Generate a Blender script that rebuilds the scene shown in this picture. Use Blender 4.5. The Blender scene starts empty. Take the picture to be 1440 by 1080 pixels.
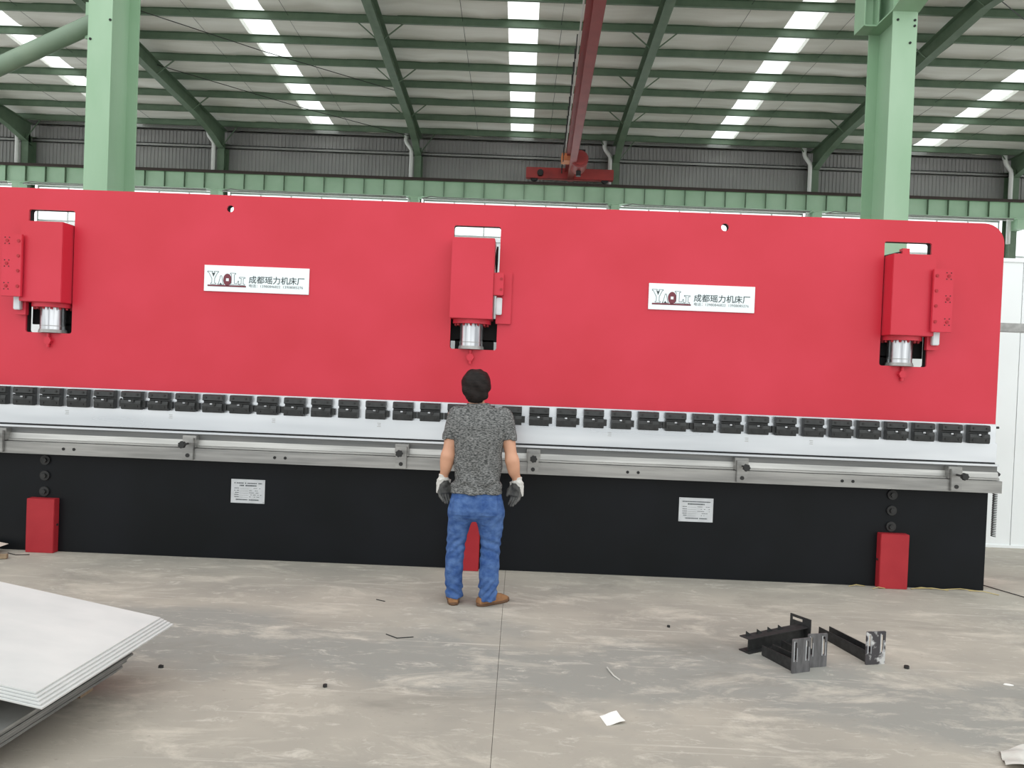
import bpy, bmesh, math, random
import numpy as np
from mathutils import Matrix, Vector
random.seed(7)
C = bpy.context.scene.collection
sc = bpy.context.scene
PI = math.pi
# ------------------------------------------------------------------ camera
YAW, PITCH, ROLL, EYE = math.radians(-0.633), math.radians(-0.891), math.radians(2.269), 1.72
cam = bpy.data.cameras.new('camera'); camo = bpy.data.objects.new('camera', cam); C.objects.link(camo)
cam.sensor_fit = 'HORIZONTAL'; cam.sensor_width = 36.0; cam.lens = 1085.0 / 1440.0 * 36.0
cam.clip_end = 300
fw = Vector((math.sin(YAW) * math.cos(PITCH), math.cos(YAW) * math.cos(PITCH), math.sin(PITCH)))
rt = Vector((math.cos(YAW), -math.sin(YAW), 0)); up = rt.cross(fw)
rt2 = rt * math.cos(ROLL) + up * math.sin(ROLL); up2 = up * math.cos(ROLL) - rt * math.sin(ROLL)
camo.matrix_world = Matrix(((rt2.x, up2.x, -fw.x, 0), (rt2.y, up2.y, -fw.y, 0), (rt2.z, up2.z, -fw.z, EYE), (0, 0, 0, 1)))
sc.camera = camo
# ------------------------------------------------------------------ daylight: a bright overcast sky, even all round
world = bpy.data.worlds.new('overcast_sky'); sc.world = world; world.use_nodes = True
wn = world.node_tree.nodes['Background']; wn.inputs[0].default_value = (0.97, 1.0, 1.0, 1); wn.inputs[1].default_value = 1.78
vs = sc.view_settings
vs.view_transform = 'Standard'; vs.look = 'None'; vs.gamma = 1.0; vs.exposure = 0.0; vs.use_curve_mapping = False

# ------------------------------------------------------------------ materials
def srgb(r, g, b):
    f = lambda v: (v / 255 / 12.92) if v / 255 <= 0.04045 else ((v / 255 + 0.055) / 1.055) ** 2.4
    return (f(r), f(g), f(b))

def mat(name, c1, c2=None, scale=6.0, rough=0.5, metal=0.0, bump=0.0, spec=0.5, stretch=(1, 1, 1), detail=5.0, lo=0.35, hi=0.65, bscale=None, coat=0.0, rvar=0.0):
    m = bpy.data.materials.new(name); m.use_nodes = True
    nt = m.node_tree; b = nt.nodes['Principled BSDF']
    b.inputs['Base Color'].default_value = (*c1, 1); b.inputs['Roughness'].default_value = rough
    b.inputs['Metallic'].default_value = metal; b.inputs['Specular IOR Level'].default_value = spec
    if coat: b.inputs['Coat Weight'].default_value = coat; b.inputs['Coat Roughness'].default_value = 0.15
    if c2 or bump or rvar:
        g = nt.nodes.new('ShaderNodeNewGeometry'); mp = nt.nodes.new('ShaderNodeMapping'); mp.inputs['Scale'].default_value = stretch
        nt.links.new(g.outputs['Position'], mp.inputs[0])
        n = nt.nodes.new('ShaderNodeTexNoise'); n.inputs['Scale'].default_value = scale; n.inputs['Detail'].default_value = detail
        nt.links.new(mp.outputs[0], n.inputs['Vector'])
        r = nt.nodes.new('ShaderNodeMapRange'); r.inputs[1].default_value = lo; r.inputs[2].default_value = hi
        nt.links.new(n.outputs[0], r.inputs[0])
        if c2:
            mx = nt.nodes.new('ShaderNodeMix'); mx.data_type = 'RGBA'
            mx.inputs[6].default_value = (*c1, 1); mx.inputs[7].default_value = (*c2, 1)
            nt.links.new(r.outputs[0], mx.inputs[0]); nt.links.new(mx.outputs[2], b.inputs['Base Color'])
        if rvar:
            rr = nt.nodes.new('ShaderNodeMapRange'); rr.inputs[3].default_value = rough - rvar; rr.inputs[4].default_value = rough + rvar
            nt.links.new(n.outputs[0], rr.inputs[0]); nt.links.new(rr.outputs[0], b.inputs['Roughness'])
        if bump:
            n2 = n
            if bscale:
                n2 = nt.nodes.new('ShaderNodeTexNoise'); n2.inputs['Scale'].default_value = bscale; n2.inputs['Detail'].default_value = 4
                nt.links.new(mp.outputs[0], n2.inputs['Vector'])
            bp = nt.nodes.new('ShaderNodeBump'); bp.inputs['Strength'].default_value = bump; bp.inputs['Distance'].default_value = 0.01
            nt.links.new(n2.outputs[0], bp.inputs['Height']); nt.links.new(bp.outputs[0], b.inputs['Normal'])
    return m

def translucent(name, col, clear):
    m = bpy.data.materials.new(name); m.use_nodes = True; nt = m.node_tree; nt.nodes.clear()
    o = nt.nodes.new('ShaderNodeOutputMaterial'); t = nt.nodes.new('ShaderNodeBsdfTranslucent'); t.inputs[0].default_value = (*col, 1)
    p = nt.nodes.new('ShaderNodeBsdfTransparent'); p.inputs[0].default_value = (*col, 1)
    x = nt.nodes.new('ShaderNodeMixShader'); x.inputs[0].default_value = clear
    nt.links.new(t.outputs[0], x.inputs[1]); nt.links.new(p.outputs[0], x.inputs[2]); nt.links.new(x.outputs[0], o.inputs[0])
    return m

def floor_material():
    m = bpy.data.materials.new('concrete'); m.use_nodes = True; nt = m.node_tree; N = nt.nodes; L = nt.links; b = N['Principled BSDF']
    g = N.new('ShaderNodeNewGeometry')
    def noise(scale, stretch, lo, hi, detail=6, rough=0.6, off=(0, 0, 0), dist=0.0):
        mp = N.new('ShaderNodeMapping'); mp.inputs['Scale'].default_value = stretch; mp.inputs['Location'].default_value = off
        L.new(g.outputs['Position'], mp.inputs[0])
        n = N.new('ShaderNodeTexNoise'); n.inputs['Scale'].default_value = scale; n.inputs['Detail'].default_value = detail
        n.inputs['Roughness'].default_value = rough; n.inputs['Distortion'].default_value = dist
        L.new(mp.outputs[0], n.inputs['Vector'])
        r = N.new('ShaderNodeMapRange'); r.inputs[1].default_value = lo; r.inputs[2].default_value = hi; L.new(n.outputs[0], r.inputs[0])
        return r.outputs[0], n.outputs[0]
    def mixc(fac, a, c, mode='MIX', k=1.0):
        x = N.new('ShaderNodeMix'); x.data_type = 'RGBA'; x.blend_type = mode
        if k != 1.0:
            q = N.new('ShaderNodeMath'); q.operation = 'MULTIPLY'; q.inputs[1].default_value = k; L.new(fac, q.inputs[0]); fac = q.outputs[0]
        L.new(fac, x.inputs[0])
        if isinstance(a, tuple): x.inputs[6].default_value = (*a, 1)
        else: L.new(a, x.inputs[6])
        if isinstance(c, tuple): x.inputs[7].default_value = (*c, 1)
        else: L.new(c, x.inputs[7])
        return x.outputs[2]
    f1, _ = noise(0.55, (1, 1.3, 1), 0.38, 0.62, 4)
    col = mixc(f1, (0.300, 0.282, 0.246), (0.405, 0.373, 0.318))
    # worn, smoother grey lane crossing the shop floor
    sp = N.new('ShaderNodeSeparateXYZ'); L.new(g.outputs['Position'], sp.inputs[0])
    _, nw = noise(0.8, (0.7, 1, 1), 0, 1, 5)
    ad = N.new('ShaderNodeMath'); ad.operation = 'MULTIPLY_ADD'; ad.inputs[1].default_value = 2.2; L.new(nw, ad.inputs[0]); L.new(sp.outputs[1], ad.inputs[2])
    tr = N.new('ShaderNodeMath'); tr.operation = 'MULTIPLY_ADD'; tr.inputs[1].default_value = 0.10; L.new(sp.outputs[0], tr.inputs[0]); L.new(ad.outputs[0], tr.inputs[2])
    sb = N.new('ShaderNodeMath'); sb.operation = 'SUBTRACT'; sb.inputs[1].default_value = 5.62; L.new(tr.outputs[0], sb.inputs[0])
    ab = N.new('ShaderNodeMath'); ab.operation = 'ABSOLUTE'; L.new(sb.outputs[0], ab.inputs[0])
    lane = N.new('ShaderNodeMapRange'); lane.inputs[1].default_value = 0.62; lane.inputs[2].default_value = 0.28; L.new(ab.outputs[0], lane.inputs[0])
    col = mixc(lane.outputs[0], col, (0.262, 0.260, 0.238), k=0.9)
    # pale scuffed dust, streaky
    f2, _ = noise(2.6, (0.55, 1.25, 1), 0.52, 0.66, 12, 0.72, (3, 1, 0), 0.5)
    col = mixc(f2, col, (0.560, 0.515, 0.440), k=0.7)
    f3, _ = noise(9.0, (0.5, 1.3, 1), 0.56, 0.66, 10, 0.75, (7, 2, 0), 0.8)
    col = mixc(f3, col, (0.62, 0.58, 0.51), k=0.5)
    # long thin drag scratches in two directions
    for rz, off in ((0.5, 2.0), (-0.9, 5.0)):
        mp = N.new('ShaderNodeMapping'); mp.inputs['Rotation'].default_value = (0, 0, rz); mp.inputs['Scale'].default_value = (0.35, 14, 1); mp.inputs['Location'].default_value = (off, off, 0)
        L.new(g.outputs['Position'], mp.inputs[0]); n = N.new('ShaderNodeTexNoise'); n.inputs['Scale'].default_value = 1.6; n.inputs['Detail'].default_value = 3; L.new(mp.outputs[0], n.inputs['Vector'])
        r = N.new('ShaderNodeMapRange'); r.inputs[1].default_value = 0.66; r.inputs[2].default_value = 0.74; L.new(n.outputs[0], r.inputs[0])
        col = mixc(r.outputs[0], col, (0.60, 0.56, 0.49), k=0.45)
    # dark stains
    f4, _ = noise(1.6, (0.6, 1.2, 1), 0.56, 0.70, 8, 0.65, (11, 5, 0), 0.5)
    col = mixc(f4, col, (0.20, 0.19, 0.165), k=0.55)
    f5, nf = noise(34, (0.7, 1.2, 1), 0.62, 0.74, 4, 0.6, (1, 9, 0))
    col = mixc(f5, col, (0.24, 0.225, 0.19), k=0.5)
    L.new(col, b.inputs['Base Color'])
    b.inputs['Roughness'].default_value = 0.72; b.inputs['Specular IOR Level'].default_value = 0.3
    bp = N.new('ShaderNodeBump'); bp.inputs['Strength'].default_value = 0.25; bp.inputs['Distance'].default_value = 0.004
    L.new(nf, bp.inputs['Height']); L.new(bp.outputs[0], b.inputs['Normal'])
    return m

M = {}
M['concrete'] = floor_material()
M['joint'] = mat('joint_filler', (0.10, 0.095, 0.085), rough=0.9)
M['red'] = mat('red_paint', (0.53, 0.023, 0.042), (0.575, 0.030, 0.056), 1.2, rough=0.42, spec=0.35, bump=0.02, bscale=60)
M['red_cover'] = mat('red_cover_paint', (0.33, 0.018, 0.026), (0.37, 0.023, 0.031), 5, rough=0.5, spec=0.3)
M['black_paint'] = mat('black_paint', (0.006, 0.0072, 0.0082), (0.008, 0.0092, 0.0115), 1.5, rough=0.4, spec=0.16)
M['black_steel'] = mat('black_steel', (0.012, 0.0125, 0.0125), (0.026, 0.026, 0.026), 30, rough=0.5, spec=0.4)
M['clamp'] = mat('blackened_steel', (0.020, 0.022, 0.022), (0.030, 0.031, 0.031), 25, rough=0.45, spec=0.4)
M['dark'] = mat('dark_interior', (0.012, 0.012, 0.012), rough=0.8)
M['ground'] = mat('ground_steel', (0.50, 0.525, 0.555), (0.72, 0.74, 0.765), 1.1, rough=0.30, metal=0.85, stretch=(0.35, 1, 3), detail=3, rvar=0.1)
M['milled'] = mat('milled_steel', (0.25, 0.248, 0.24), (0.37, 0.365, 0.35), 7, rough=0.42, metal=0.75, stretch=(0.25, 1, 4))
M['die'] = mat('die_steel', (0.30, 0.298, 0.285), (0.46, 0.455, 0.435), 5, rough=0.42, metal=0.7, stretch=(0.25, 1, 4))
M['groove'] = mat('shaded_groove_steel', (0.14, 0.145, 0.145), (0.19, 0.19, 0.185), 7, rough=0.5, metal=0.6, stretch=(0.25, 1, 4))  # recess shade of the die groove put into a darker steel colour
M['chrome'] = mat('chrome', (0.26, 0.265, 0.28), (0.62, 0.63, 0.65), 30, rough=0.28, metal=1.0, stretch=(1, 1, 0.04))  # vertical reflection streaks of the rod put into the colour
M['steel_dull'] = mat('dull_steel', (0.36, 0.36, 0.35), (0.27, 0.27, 0.26), 20, rough=0.45, metal=0.6)
M['plate'] = mat('nameplate_metal', (0.62, 0.64, 0.66), (0.54, 0.56, 0.58), 12, rough=0.4, metal=0.35)
M['sign_white'] = mat('sign_white', (0.80, 0.88, 0.90), rough=0.35)
M['ink'] = mat('sign_ink', (0.035, 0.05, 0.055), rough=0.6)
M['ink_grey'] = mat('sign_ink_grey', (0.16, 0.18, 0.19), rough=0.6)
M['ink_red'] = mat('sign_maroon', (0.16, 0.03, 0.045), rough=0.6)
M['col'] = mat('pale_green_paint', (0.255, 0.41, 0.262), (0.31, 0.46, 0.315), 2.2, rough=0.45, stretch=(1, 1, 0.35))
M['tube'] = mat('shaded_green_paint', (0.17, 0.24, 0.17), (0.21, 0.28, 0.20), 3, rough=0.5)  # shade on the brace tube's underside put into a duller green
M['green'] = mat('green_steel_paint', (0.105, 0.165, 0.105), (0.135, 0.20, 0.13), 3, rough=0.5)
M['gird'] = mat('girder_green', (0.38, 0.58, 0.40), (0.44, 0.64, 0.46), 1.2, rough=0.5)
M['rail'] = mat('rusty_rail', (0.045, 0.03, 0.025), rough=0.7)
M['crane'] = mat('crane_red', (0.36, 0.06, 0.06), (0.30, 0.05, 0.05), 2, rough=0.5)
M['crane2'] = mat('crane_orange_red', (0.42, 0.045, 0.04), (0.30, 0.035, 0.035), 2, rough=0.5)
M['insul'] = mat('roof_lining', (0.90, 0.90, 0.85), (0.74, 0.73, 0.67), 0.9, rough=0.6, stretch=(0.3, 2.5, 1))
M['wall_sheet'] = mat('grey_wall_sheet', (0.27, 0.265, 0.26), (0.32, 0.315, 0.305), 0.6, rough=0.5)
M['panel'] = mat('white_wall_panel', (0.78, 0.82, 0.82), (0.82, 0.86, 0.86), 1, rough=0.4)
M['grey_panel'] = mat('pale_lower_wall', (0.70, 0.72, 0.72), rough=0.5)
M['skylight'] = translucent('skylight_sheet', (0.96, 0.98, 0.97), 0.6)
M['pane'] = translucent('window_sheet', (0.96, 0.98, 0.98), 0.6)
M['pipe'] = mat('white_pipe', (0.75, 0.76, 0.74), rough=0.4)
M['sheet'] = mat('mill_steel_sheet', (0.55, 0.56, 0.55), (0.63, 0.63, 0.615), 2.2, rough=0.55, metal=0.0, spec=0.4, stretch=(1, 2, 1))
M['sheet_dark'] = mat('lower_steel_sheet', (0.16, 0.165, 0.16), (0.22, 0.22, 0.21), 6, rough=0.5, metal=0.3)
M['sheet_edge'] = mat('sheet_cut_edge', (0.62, 0.63, 0.62), (0.72, 0.73, 0.72), 3, rough=0.35, metal=0.4)
M['wood'] = mat('timber', (0.23, 0.16, 0.10), (0.30, 0.22, 0.14), 8, rough=0.8, stretch=(1, 6, 6))
M['slotplate'] = mat('ground_bracket_plate', (0.10, 0.098, 0.102), (0.17, 0.168, 0.172), 14, rough=0.45, metal=0.4, stretch=(3, 3, 0.6))
M['weld'] = mat('weld_scuffs', (0.07, 0.066, 0.072), (0.62, 0.62, 0.62), 17, rough=0.4, metal=0.4, lo=0.52, hi=0.60, detail=8)
M['paper'] = mat('white_paper', (0.80, 0.79, 0.76), rough=0.8)
M['film'] = mat('pale_plastic_film', (0.48, 0.47, 0.43), (0.60, 0.58, 0.54), 9, rough=0.4, bump=0.3)
M['orange'] = mat('orange_plastic', (0.75, 0.26, 0.11), rough=0.5)
M['orange_pale'] = mat('pale_plastic', (0.72, 0.60, 0.52), rough=0.5)
M['rubber'] = mat('black_rubber', (0.015, 0.015, 0.015), rough=0.6)
M['straw'] = mat('straw', (0.45, 0.36, 0.16), rough=0.8)
M['skin'] = mat('skin', (0.52, 0.27, 0.17), (0.58, 0.31, 0.20), 9, rough=0.5)
M['hair'] = mat('black_hair', (0.006, 0.0045, 0.004), (0.016, 0.011, 0.010), 14, rough=0.55, spec=0.2, stretch=(1, 1, 5), bump=0.5, bscale=40)
M['tee'] = mat('heather_grey_jersey', (0.045, 0.048, 0.048), (0.25, 0.25, 0.245), 75, rough=0.9, spec=0.1, stretch=(0.8, 0.8, 2.2), detail=3, lo=0.36, hi=0.68)
M['denim'] = mat('faded_denim', (0.026, 0.066, 0.205), (0.098, 0.178, 0.37), 11.0, rough=0.85, spec=0.15, stretch=(1.5, 1.5, 2.0), detail=8, lo=0.30, hi=0.76, bump=0.6, bscale=26)
M['stitch'] = mat('denim_stitch', (0.06, 0.10, 0.24), rough=0.9)
M['shoe'] = mat('tan_suede', (0.24, 0.11, 0.045), (0.31, 0.16, 0.07), 20, rough=0.8)
M['sole'] = mat('brown_sole', (0.12, 0.06, 0.03), rough=0.8)
M['glove'] = mat('white_knit_glove', (0.50, 0.49, 0.46), (0.62, 0.61, 0.58), 60, rough=0.9, bump=0.3)
M['glove_palm'] = mat('grey_glove_coating', (0.045, 0.045, 0.043), (0.105, 0.105, 0.10), 30, rough=0.6)
M['eye'] = mat('eye_white', (0.7, 0.7, 0.68), rough=0.3)
M['lip'] = mat('lip', (0.45, 0.17, 0.14), rough=0.5)
M['crack'] = M['joint']

# ------------------------------------------------------------------ building helpers
class MB:
    def __init__(s): s.v = []; s.f = []; s.mi = []
    def add(s, v, f, mi=0):
        o = len(s.v); s.v += [tuple(p) for p in v]; s.f += [tuple(i + o for i in q) for q in f]; s.mi += [mi] * len(f); return s
    def box(s, x0, x1, y0, y1, z0, z1, mi=0, T=None):
        v = [(x, y, z) for z in (z0, z1) for y in (y0, y1) for x in (x0, x1)]
        if T is not None: v = [T @ Vector(p) for p in v]
        return s.add(v, [(0, 2, 3, 1), (4, 5, 7, 6), (0, 1, 5, 4), (2, 6, 7, 3), (0, 4, 6, 2), (1, 3, 7, 5)], mi)
    def bar(s, a, b, w, h, mi=0, upv=(0, 0, 1)):
        a, b = Vector(a), Vector(b); d = (b - a).normalized(); u = Vector(upv)
        r = d.cross(u).normalized(); u = r.cross(d)
        v = [p + r * (w / 2 * i) + u * (h / 2 * j) for p in (a, b) for j in (-1, 1) for i in (-1, 1)]
        return s.add(v, [(0, 1, 3, 2), (4, 6, 7, 5), (0, 4, 5, 1), (2, 3, 7, 6), (0, 2, 6, 4), (1, 5, 7, 3)], mi)
    def tube(s, pts, r, n=10, mi=0, cap=True):
        pts = [Vector(p) for p in pts]; rs = r if isinstance(r, (list, tuple)) else [r] * len(pts)
        rings = []; prev = None
        for i, p in enumerate(pts):
            d = (pts[min(i + 1, len(pts) - 1)] - pts[max(i - 1, 0)]).normalized()
            if prev is None:
                a = Vector((0, 0, 1)) if abs(d.z) < 0.9 else Vector((1, 0, 0))
                u = d.cross(a).normalized()
            else: u = (prev - d * prev.dot(d)).normalized()
            prev = u; w = d.cross(u)
            rings.append([p + (u * math.cos(2 * PI * k / n) + w * math.sin(2 * PI * k / n)) * rs[i] for k in range(n)])
        v = [q for R_ in rings for q in R_]; f = []
        for i in range(len(pts) - 1):
            for k in range(n):
                f.append((i * n + k, i * n + (k + 1) % n, (i + 1) * n + (k + 1) % n, (i + 1) * n + k))
        if cap: f.append(tuple(range(n - 1, -1, -1))); f.append(tuple((len(pts) - 1) * n + k for k in range(n)))
        return s.add(v, f, mi)
    def prism(s, poly, axis, a, b, mi=0):
        # poly: 2-D outline; axis 'x': (y,z) extruded along x, 'y': (x,z), 'z': (x,y)
        n = len(poly)
        def P(p, t): return {'x': (t, p[0], p[1]), 'y': (p[0], t, p[1]), 'z': (p[0], p[1], t)}[axis]
        v = [P(p, a) for p in poly] + [P(p, b) for p in poly]
        f = [tuple(range(n)), tuple(range(2 * n - 1, n - 1, -1))] + [(i, i + n, (i + 1) % n + n, (i + 1) % n) for i in range(n)]
        return s.add(v, f, mi)
    def mesh(s, name, mats, smooth=False):
        me = bpy.data.meshes.new(name); me.from_pydata(s.v, [], s.f)
        for m in (mats if isinstance(mats, (list, tuple)) else [mats]): me.materials.append(M[m])
        me.polygons.foreach_set('material_index', s.mi)
        bm = bmesh.new(); bm.from_mesh(me); bmesh.ops.recalc_face_normals(bm, faces=bm.faces); bm.to_mesh(me); bm.free()
        if smooth:
            me.polygons.foreach_set('use_smooth', [True] * len(me.polygons)); me.set_sharp_from_angle(angle=math.radians(40))
        me.update(); return me
    def build(s, name, mats, parent=None, smooth=False, bevel=0.0):
        return link(name, s.mesh(name, mats, smooth), parent, bevel)

def link(name, me, parent=None, bevel=0.0):
    if bevel:
        bm = bmesh.new(); bm.from_mesh(me)
        ed = [e for e in bm.edges if len(e.link_faces) == 2 and e.calc_face_angle(0) > 0.6]
        bmesh.ops.bevel(bm, geom=ed, offset=bevel, segments=2, affect='EDGES', clamp_overlap=True)
        bm.to_mesh(me); bm.free(); me.update()
    o = bpy.data.objects.new(name, me); C.objects.link(o)
    if parent is not None: adopt(o, parent)
    return o

ROOTLOC = {}
def worldloc(o):
    p = Vector(o.location)
    return p if o.parent is None else Vector((0, 0, 0)) if o.type == 'MESH' else p
def adopt(o, parent):
    # meshes carry world coordinates: cancel the thing's own offset
    o.parent = parent
    if parent.type == 'EMPTY': o.matrix_parent_inverse = Matrix.Translation(-Vector(parent.location))

def tag(o, label=None, cat=None, group=None, kind=None):
    if label: o['label'] = label
    if cat: o['category'] = cat
    if group: o['group'] = group
    if kind: o['kind'] = kind
    return o

def thing(name, loc, label, cat, group=None):
    e = bpy.data.objects.new(name, None); e.location = loc; e.empty_display_size = 0.2; C.objects.link(e)
    return tag(e, label, cat, group)

def copy_tree(o, loc, label=None, group=None):
    """copy a thing (empty with world-coordinate parts) to a new base point"""
    r = o.copy(); C.objects.link(r); r.location = loc
    if label: r['label'] = label
    if group: r['group'] = group
    for ch in o.children:
        c = ch.copy(); C.objects.link(c); c.parent = r; c.matrix_parent_inverse = ch.matrix_parent_inverse.copy()
        for g in ch.children:
            d = g.copy(); C.objects.link(d); d.parent = c
    return r

def fill_poly(loops, y0, y1, name, matname):
    """plate in the x-z plane with holes: first loop is the outline"""
    bm = bmesh.new(); edges = []
    for lp in loops:
        vs_ = [bm.verts.new((x, y0, z)) for x, z in lp]
        edges += [bm.edges.new((vs_[i], vs_[(i + 1) % len(vs_)])) for i in range(len(vs_))]
    bmesh.ops.triangle_fill(bm, use_beauty=True, use_dissolve=False, edges=edges)
    bmesh.ops.dissolve_limit(bm, angle_limit=0.01, verts=bm.verts[:], edges=bm.edges[:]) if False else None
    ex = bmesh.ops.extrude_face_region(bm, geom=bm.faces[:])
    for e in ex['geom']:
        if isinstance(e, bmesh.types.BMVert): e.co.y = y1
    bmesh.ops.recalc_face_normals(bm, faces=bm.faces)
    me = bpy.data.meshes.new(name); bm.to_mesh(me); bm.free(); me.materials.append(M[matname]); return me

def rrect(x0, x1, z0, z1, r, n=4):
    out = []
    for cx, cz, a in ((x1 - r, z1 - r, 0), (x0 + r, z1 - r, 90), (x0 + r, z0 + r, 180), (x1 - r, z0 + r, 270)):
        for k in range(n + 1):
            t = math.radians(a + 90 * k / n); out.append((cx + r * math.cos(t), cz + r * math.sin(t)))
    return out
def circ(cx, cz, r, n=16): return [(cx + r * math.cos(2 * PI * k / n), cz + r * math.sin(2 * PI * k / n)) for k in range(n)]

def text_mesh(body, size, name, matname, x, z, y, align='LEFT', offset=0.0, width=None):
    """lettering in the x-z plane facing -y, from the built-in font"""
    cu = bpy.data.curves.new(name, 'FONT'); cu.body = body; cu.size = size; cu.align_x = align; cu.extrude = 0.0006; cu.offset = offset; cu.resolution_u = 3
    t = bpy.data.objects.new(name, cu); C.objects.link(t)
    bpy.context.view_layer.update()
    dg = bpy.context.evaluated_depsgraph_get()
    me = bpy.data.meshes.new_from_object(t.evaluated_get(dg)); bpy.data.objects.remove(t); bpy.data.curves.remove(cu)
    co = np.empty(len(me.vertices) * 3); me.vertices.foreach_get('co', co); co = co.reshape(-1, 3)
    if width and len(co): co[:, 0] *= width / max(1e-6, co[:, 0].max() - co[:, 0].min()); co[:, 0] -= co[:, 0].min()
    out = np.stack([co[:, 0] + x, y - co[:, 2], co[:, 1] + z], 1)
    me.vertices.foreach_set('co', out.ravel()); me.materials.clear(); me.materials.append(M[matname]); me.update()
    return me

# ------------------------------------------------------------------ the hall
YW = 33.9            # far wall
EAVE = 11.95         # roof height at the far wall
SLOPE = 0.072
RIDGE = 21.3
XL, XR = -32.0, 32.0
GX = [-4.80 + 8.52 * k for k in range(-3, 5)]          # far column grid
def roof_z(y): return EAVE + SLOPE * (YW - y) if y >= RIDGE else EAVE + SLOPE * (y - (2 * RIDGE - YW))
YV = 2 * RIDGE - YW   # valley line over the column row

fl = MB().box(XL, XR, -7, 36, -0.30, -0.015).build('floor', 'joint'); tag(fl, kind='structure')
xe = [-0.065 + 6.0 * k for k in range(-5, 7)]; ye = [-7, 2.3, 8.6, 15, 22, 29, 36]
for j in range(len(ye) - 1):
    me = None
    for i in range(len(xe) - 1):
        if me is None: me = MB().box(0.0012, 5.9988, 0.0012, ye[j + 1] - ye[j] - 0.0012, -0.015, 0).mesh('concrete_slab', 'concrete')
        o = link('concrete_slab', me, fl); o.location = (xe[i], ye[j], 0)

# far wall: corrugated sheet, girts
def corrugated(x0, x1, y, z0, z1, pitch, depth):
    mb = MB(); n = int((x1 - x0) / pitch); pts = []
    for i in range(n):
        a = x0 + i * pitch
        pts += [(a, y), (a + pitch * 0.62, y), (a + pitch * 0.70, y - depth), (a + pitch * 0.92, y - depth)]
    pts.append((x0 + n * pitch, y))
    v = [(px, py, z) for z in (z0, z1) for px, py in pts]; m = len(pts)
    return mb.add(v, [(i, i + 1, m + i + 1, m + i) for i in range(m - 1)])
wb = corrugated(XL, XR, YW, 9.15, EAVE, 0.16, 0.03).build('wall_back', 'wall_sheet'); tag(wb, kind='structure')
MB().box(XL, XR, YW, YW + 0.12, 0, 6.3).build('lower_wall', 'grey_panel', wb)
for z in (10.98, 11.72):
    MB().box(XL, XR, YW - 0.16, YW - 0.04, z, z + 0.035).box(XL, XR, YW - 0.16, YW - 0.15, z, z + 0.16).box(XL, XR, YW - 0.16, YW - 0.10, z + 0.125, z + 0.16).build('girt', 'steel_dull', wb)
MB().box(XL, XR, YW - 0.3, YW - 0.02, EAVE - 0.2, EAVE + 0.02).build('eaves_gutter', 'steel_dull', wb)
# strip windows between the far columns
for k in range(len(GX) - 1):
    x0, x1 = GX[k] + 0.22, GX[k + 1] - 0.22
    f = MB()
    for z in (6.3, 7.55, 9.05): f.box(x0, x1, YW + 0.0, YW + 0.08, z, z + 0.08)
    for i in range(7): t = x0 + (x1 - x0 - 0.05) * i / 6; f.box(t, t + 0.05, YW + 0.01, YW + 0.07, 6.3, 9.1)
    w = f.build('window_%d' % (k + 1), 'panel'); tag(w, kind='structure')
    for i in range(6):
        a = x0 + (x1 - x0 - 0.05) * i / 6 + 0.05; b = x0 + (x1 - x0 - 0.05) * (i + 1) / 6
        for z0, z1 in ((6.38, 7.55), (7.63, 9.05)): MB().box(a, b, YW + 0.035, YW + 0.045, z0, z1).build('pane', 'pane', w)
# roof: lining sagging between purlins, skylight strips
PUR = [YW - 0.75 - 1.5 * k for k in range(9)]           # far slope purlins
PUR2 = [2 * RIDGE - p for p in PUR]
SKY = [(-0.36 + 8.52 * k, 0.475) for k in range(-3, 4)]
def roof_part(y0, y1, purl, xs):
    mb = MB(); ys = sorted(set([y0, y1] + [y0 + (y1 - y0) * i / 60 for i in range(61)] + list(purl)))
    pr = sorted(purl)
    def sag(x, y):
        d = min(abs(y - p) for p in purl); k = sum(1 for p in pr if p < y)
        w = 0.07 + 0.035 * math.sin(x * 1.7 + k * 2.1) + 0.025 * math.sin(x * 4.3 + k * 1.3)
        return w * min(1, d / 0.35)
    for xa, xb in xs:
        nx = max(2, int((xb - xa) / 0.7)); X_ = [xa + (xb - xa) * i / nx for i in range(nx + 1)]; n = len(ys); w = nx + 1
        v = [(x, y, roof_z(y) - sag(x, y)) for y in ys for x in X_]; o = len(v)
        f = [(i * w + j, i * w + j + 1, (i + 1) * w + j + 1, (i + 1) * w + j) for i in range(n - 1) for j in range(nx)]
        v += [(x, y, roof_z(y) + 0.12) for y in ys for x in (xa, xb)]
        for i in range(n - 1):
            a, b = o + 2 * i, o + 2 * i + 2
            f += [(a, a + 1, b + 1, b), (i * w, (i + 1) * w, b, a), (i * w + nx, a + 1, b + 1, (i + 1) * w + nx)]
        mb.add(v, f)
    return mb
edges_x = [XL] + [e for c, h in SKY for e in (c - h, c + h)] + [XR]
spans = [(edges_x[i], edges_x[i + 1]) for i in range(0, len(edges_x), 2)]
ce = roof_part(RIDGE, YW + 0.1, PUR, spans); c2 = roof_part(YV - 0.1, RIDGE, PUR2, spans); ce.add(c2.v, c2.f)
ceil = ce.build('ceiling', 'insul', None, True); tag(ceil, kind='structure')
for cx, h in SKY:
    for pl in ([YW] + PUR + [RIDGE], [YV] + PUR2 + [RIDGE]):
        mb = MB()
        mb.add([(cx - h, pl[0], roof_z(pl[0]) + 0.05), (cx + h, pl[0], roof_z(pl[0]) + 0.05), (cx + h, RIDGE, roof_z(RIDGE) + 0.05), (cx - h, RIDGE, roof_z(RIDGE) + 0.05)], [(0, 1, 2, 3)])
        mb.build('skylight_panel', 'skylight', ceil)
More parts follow.
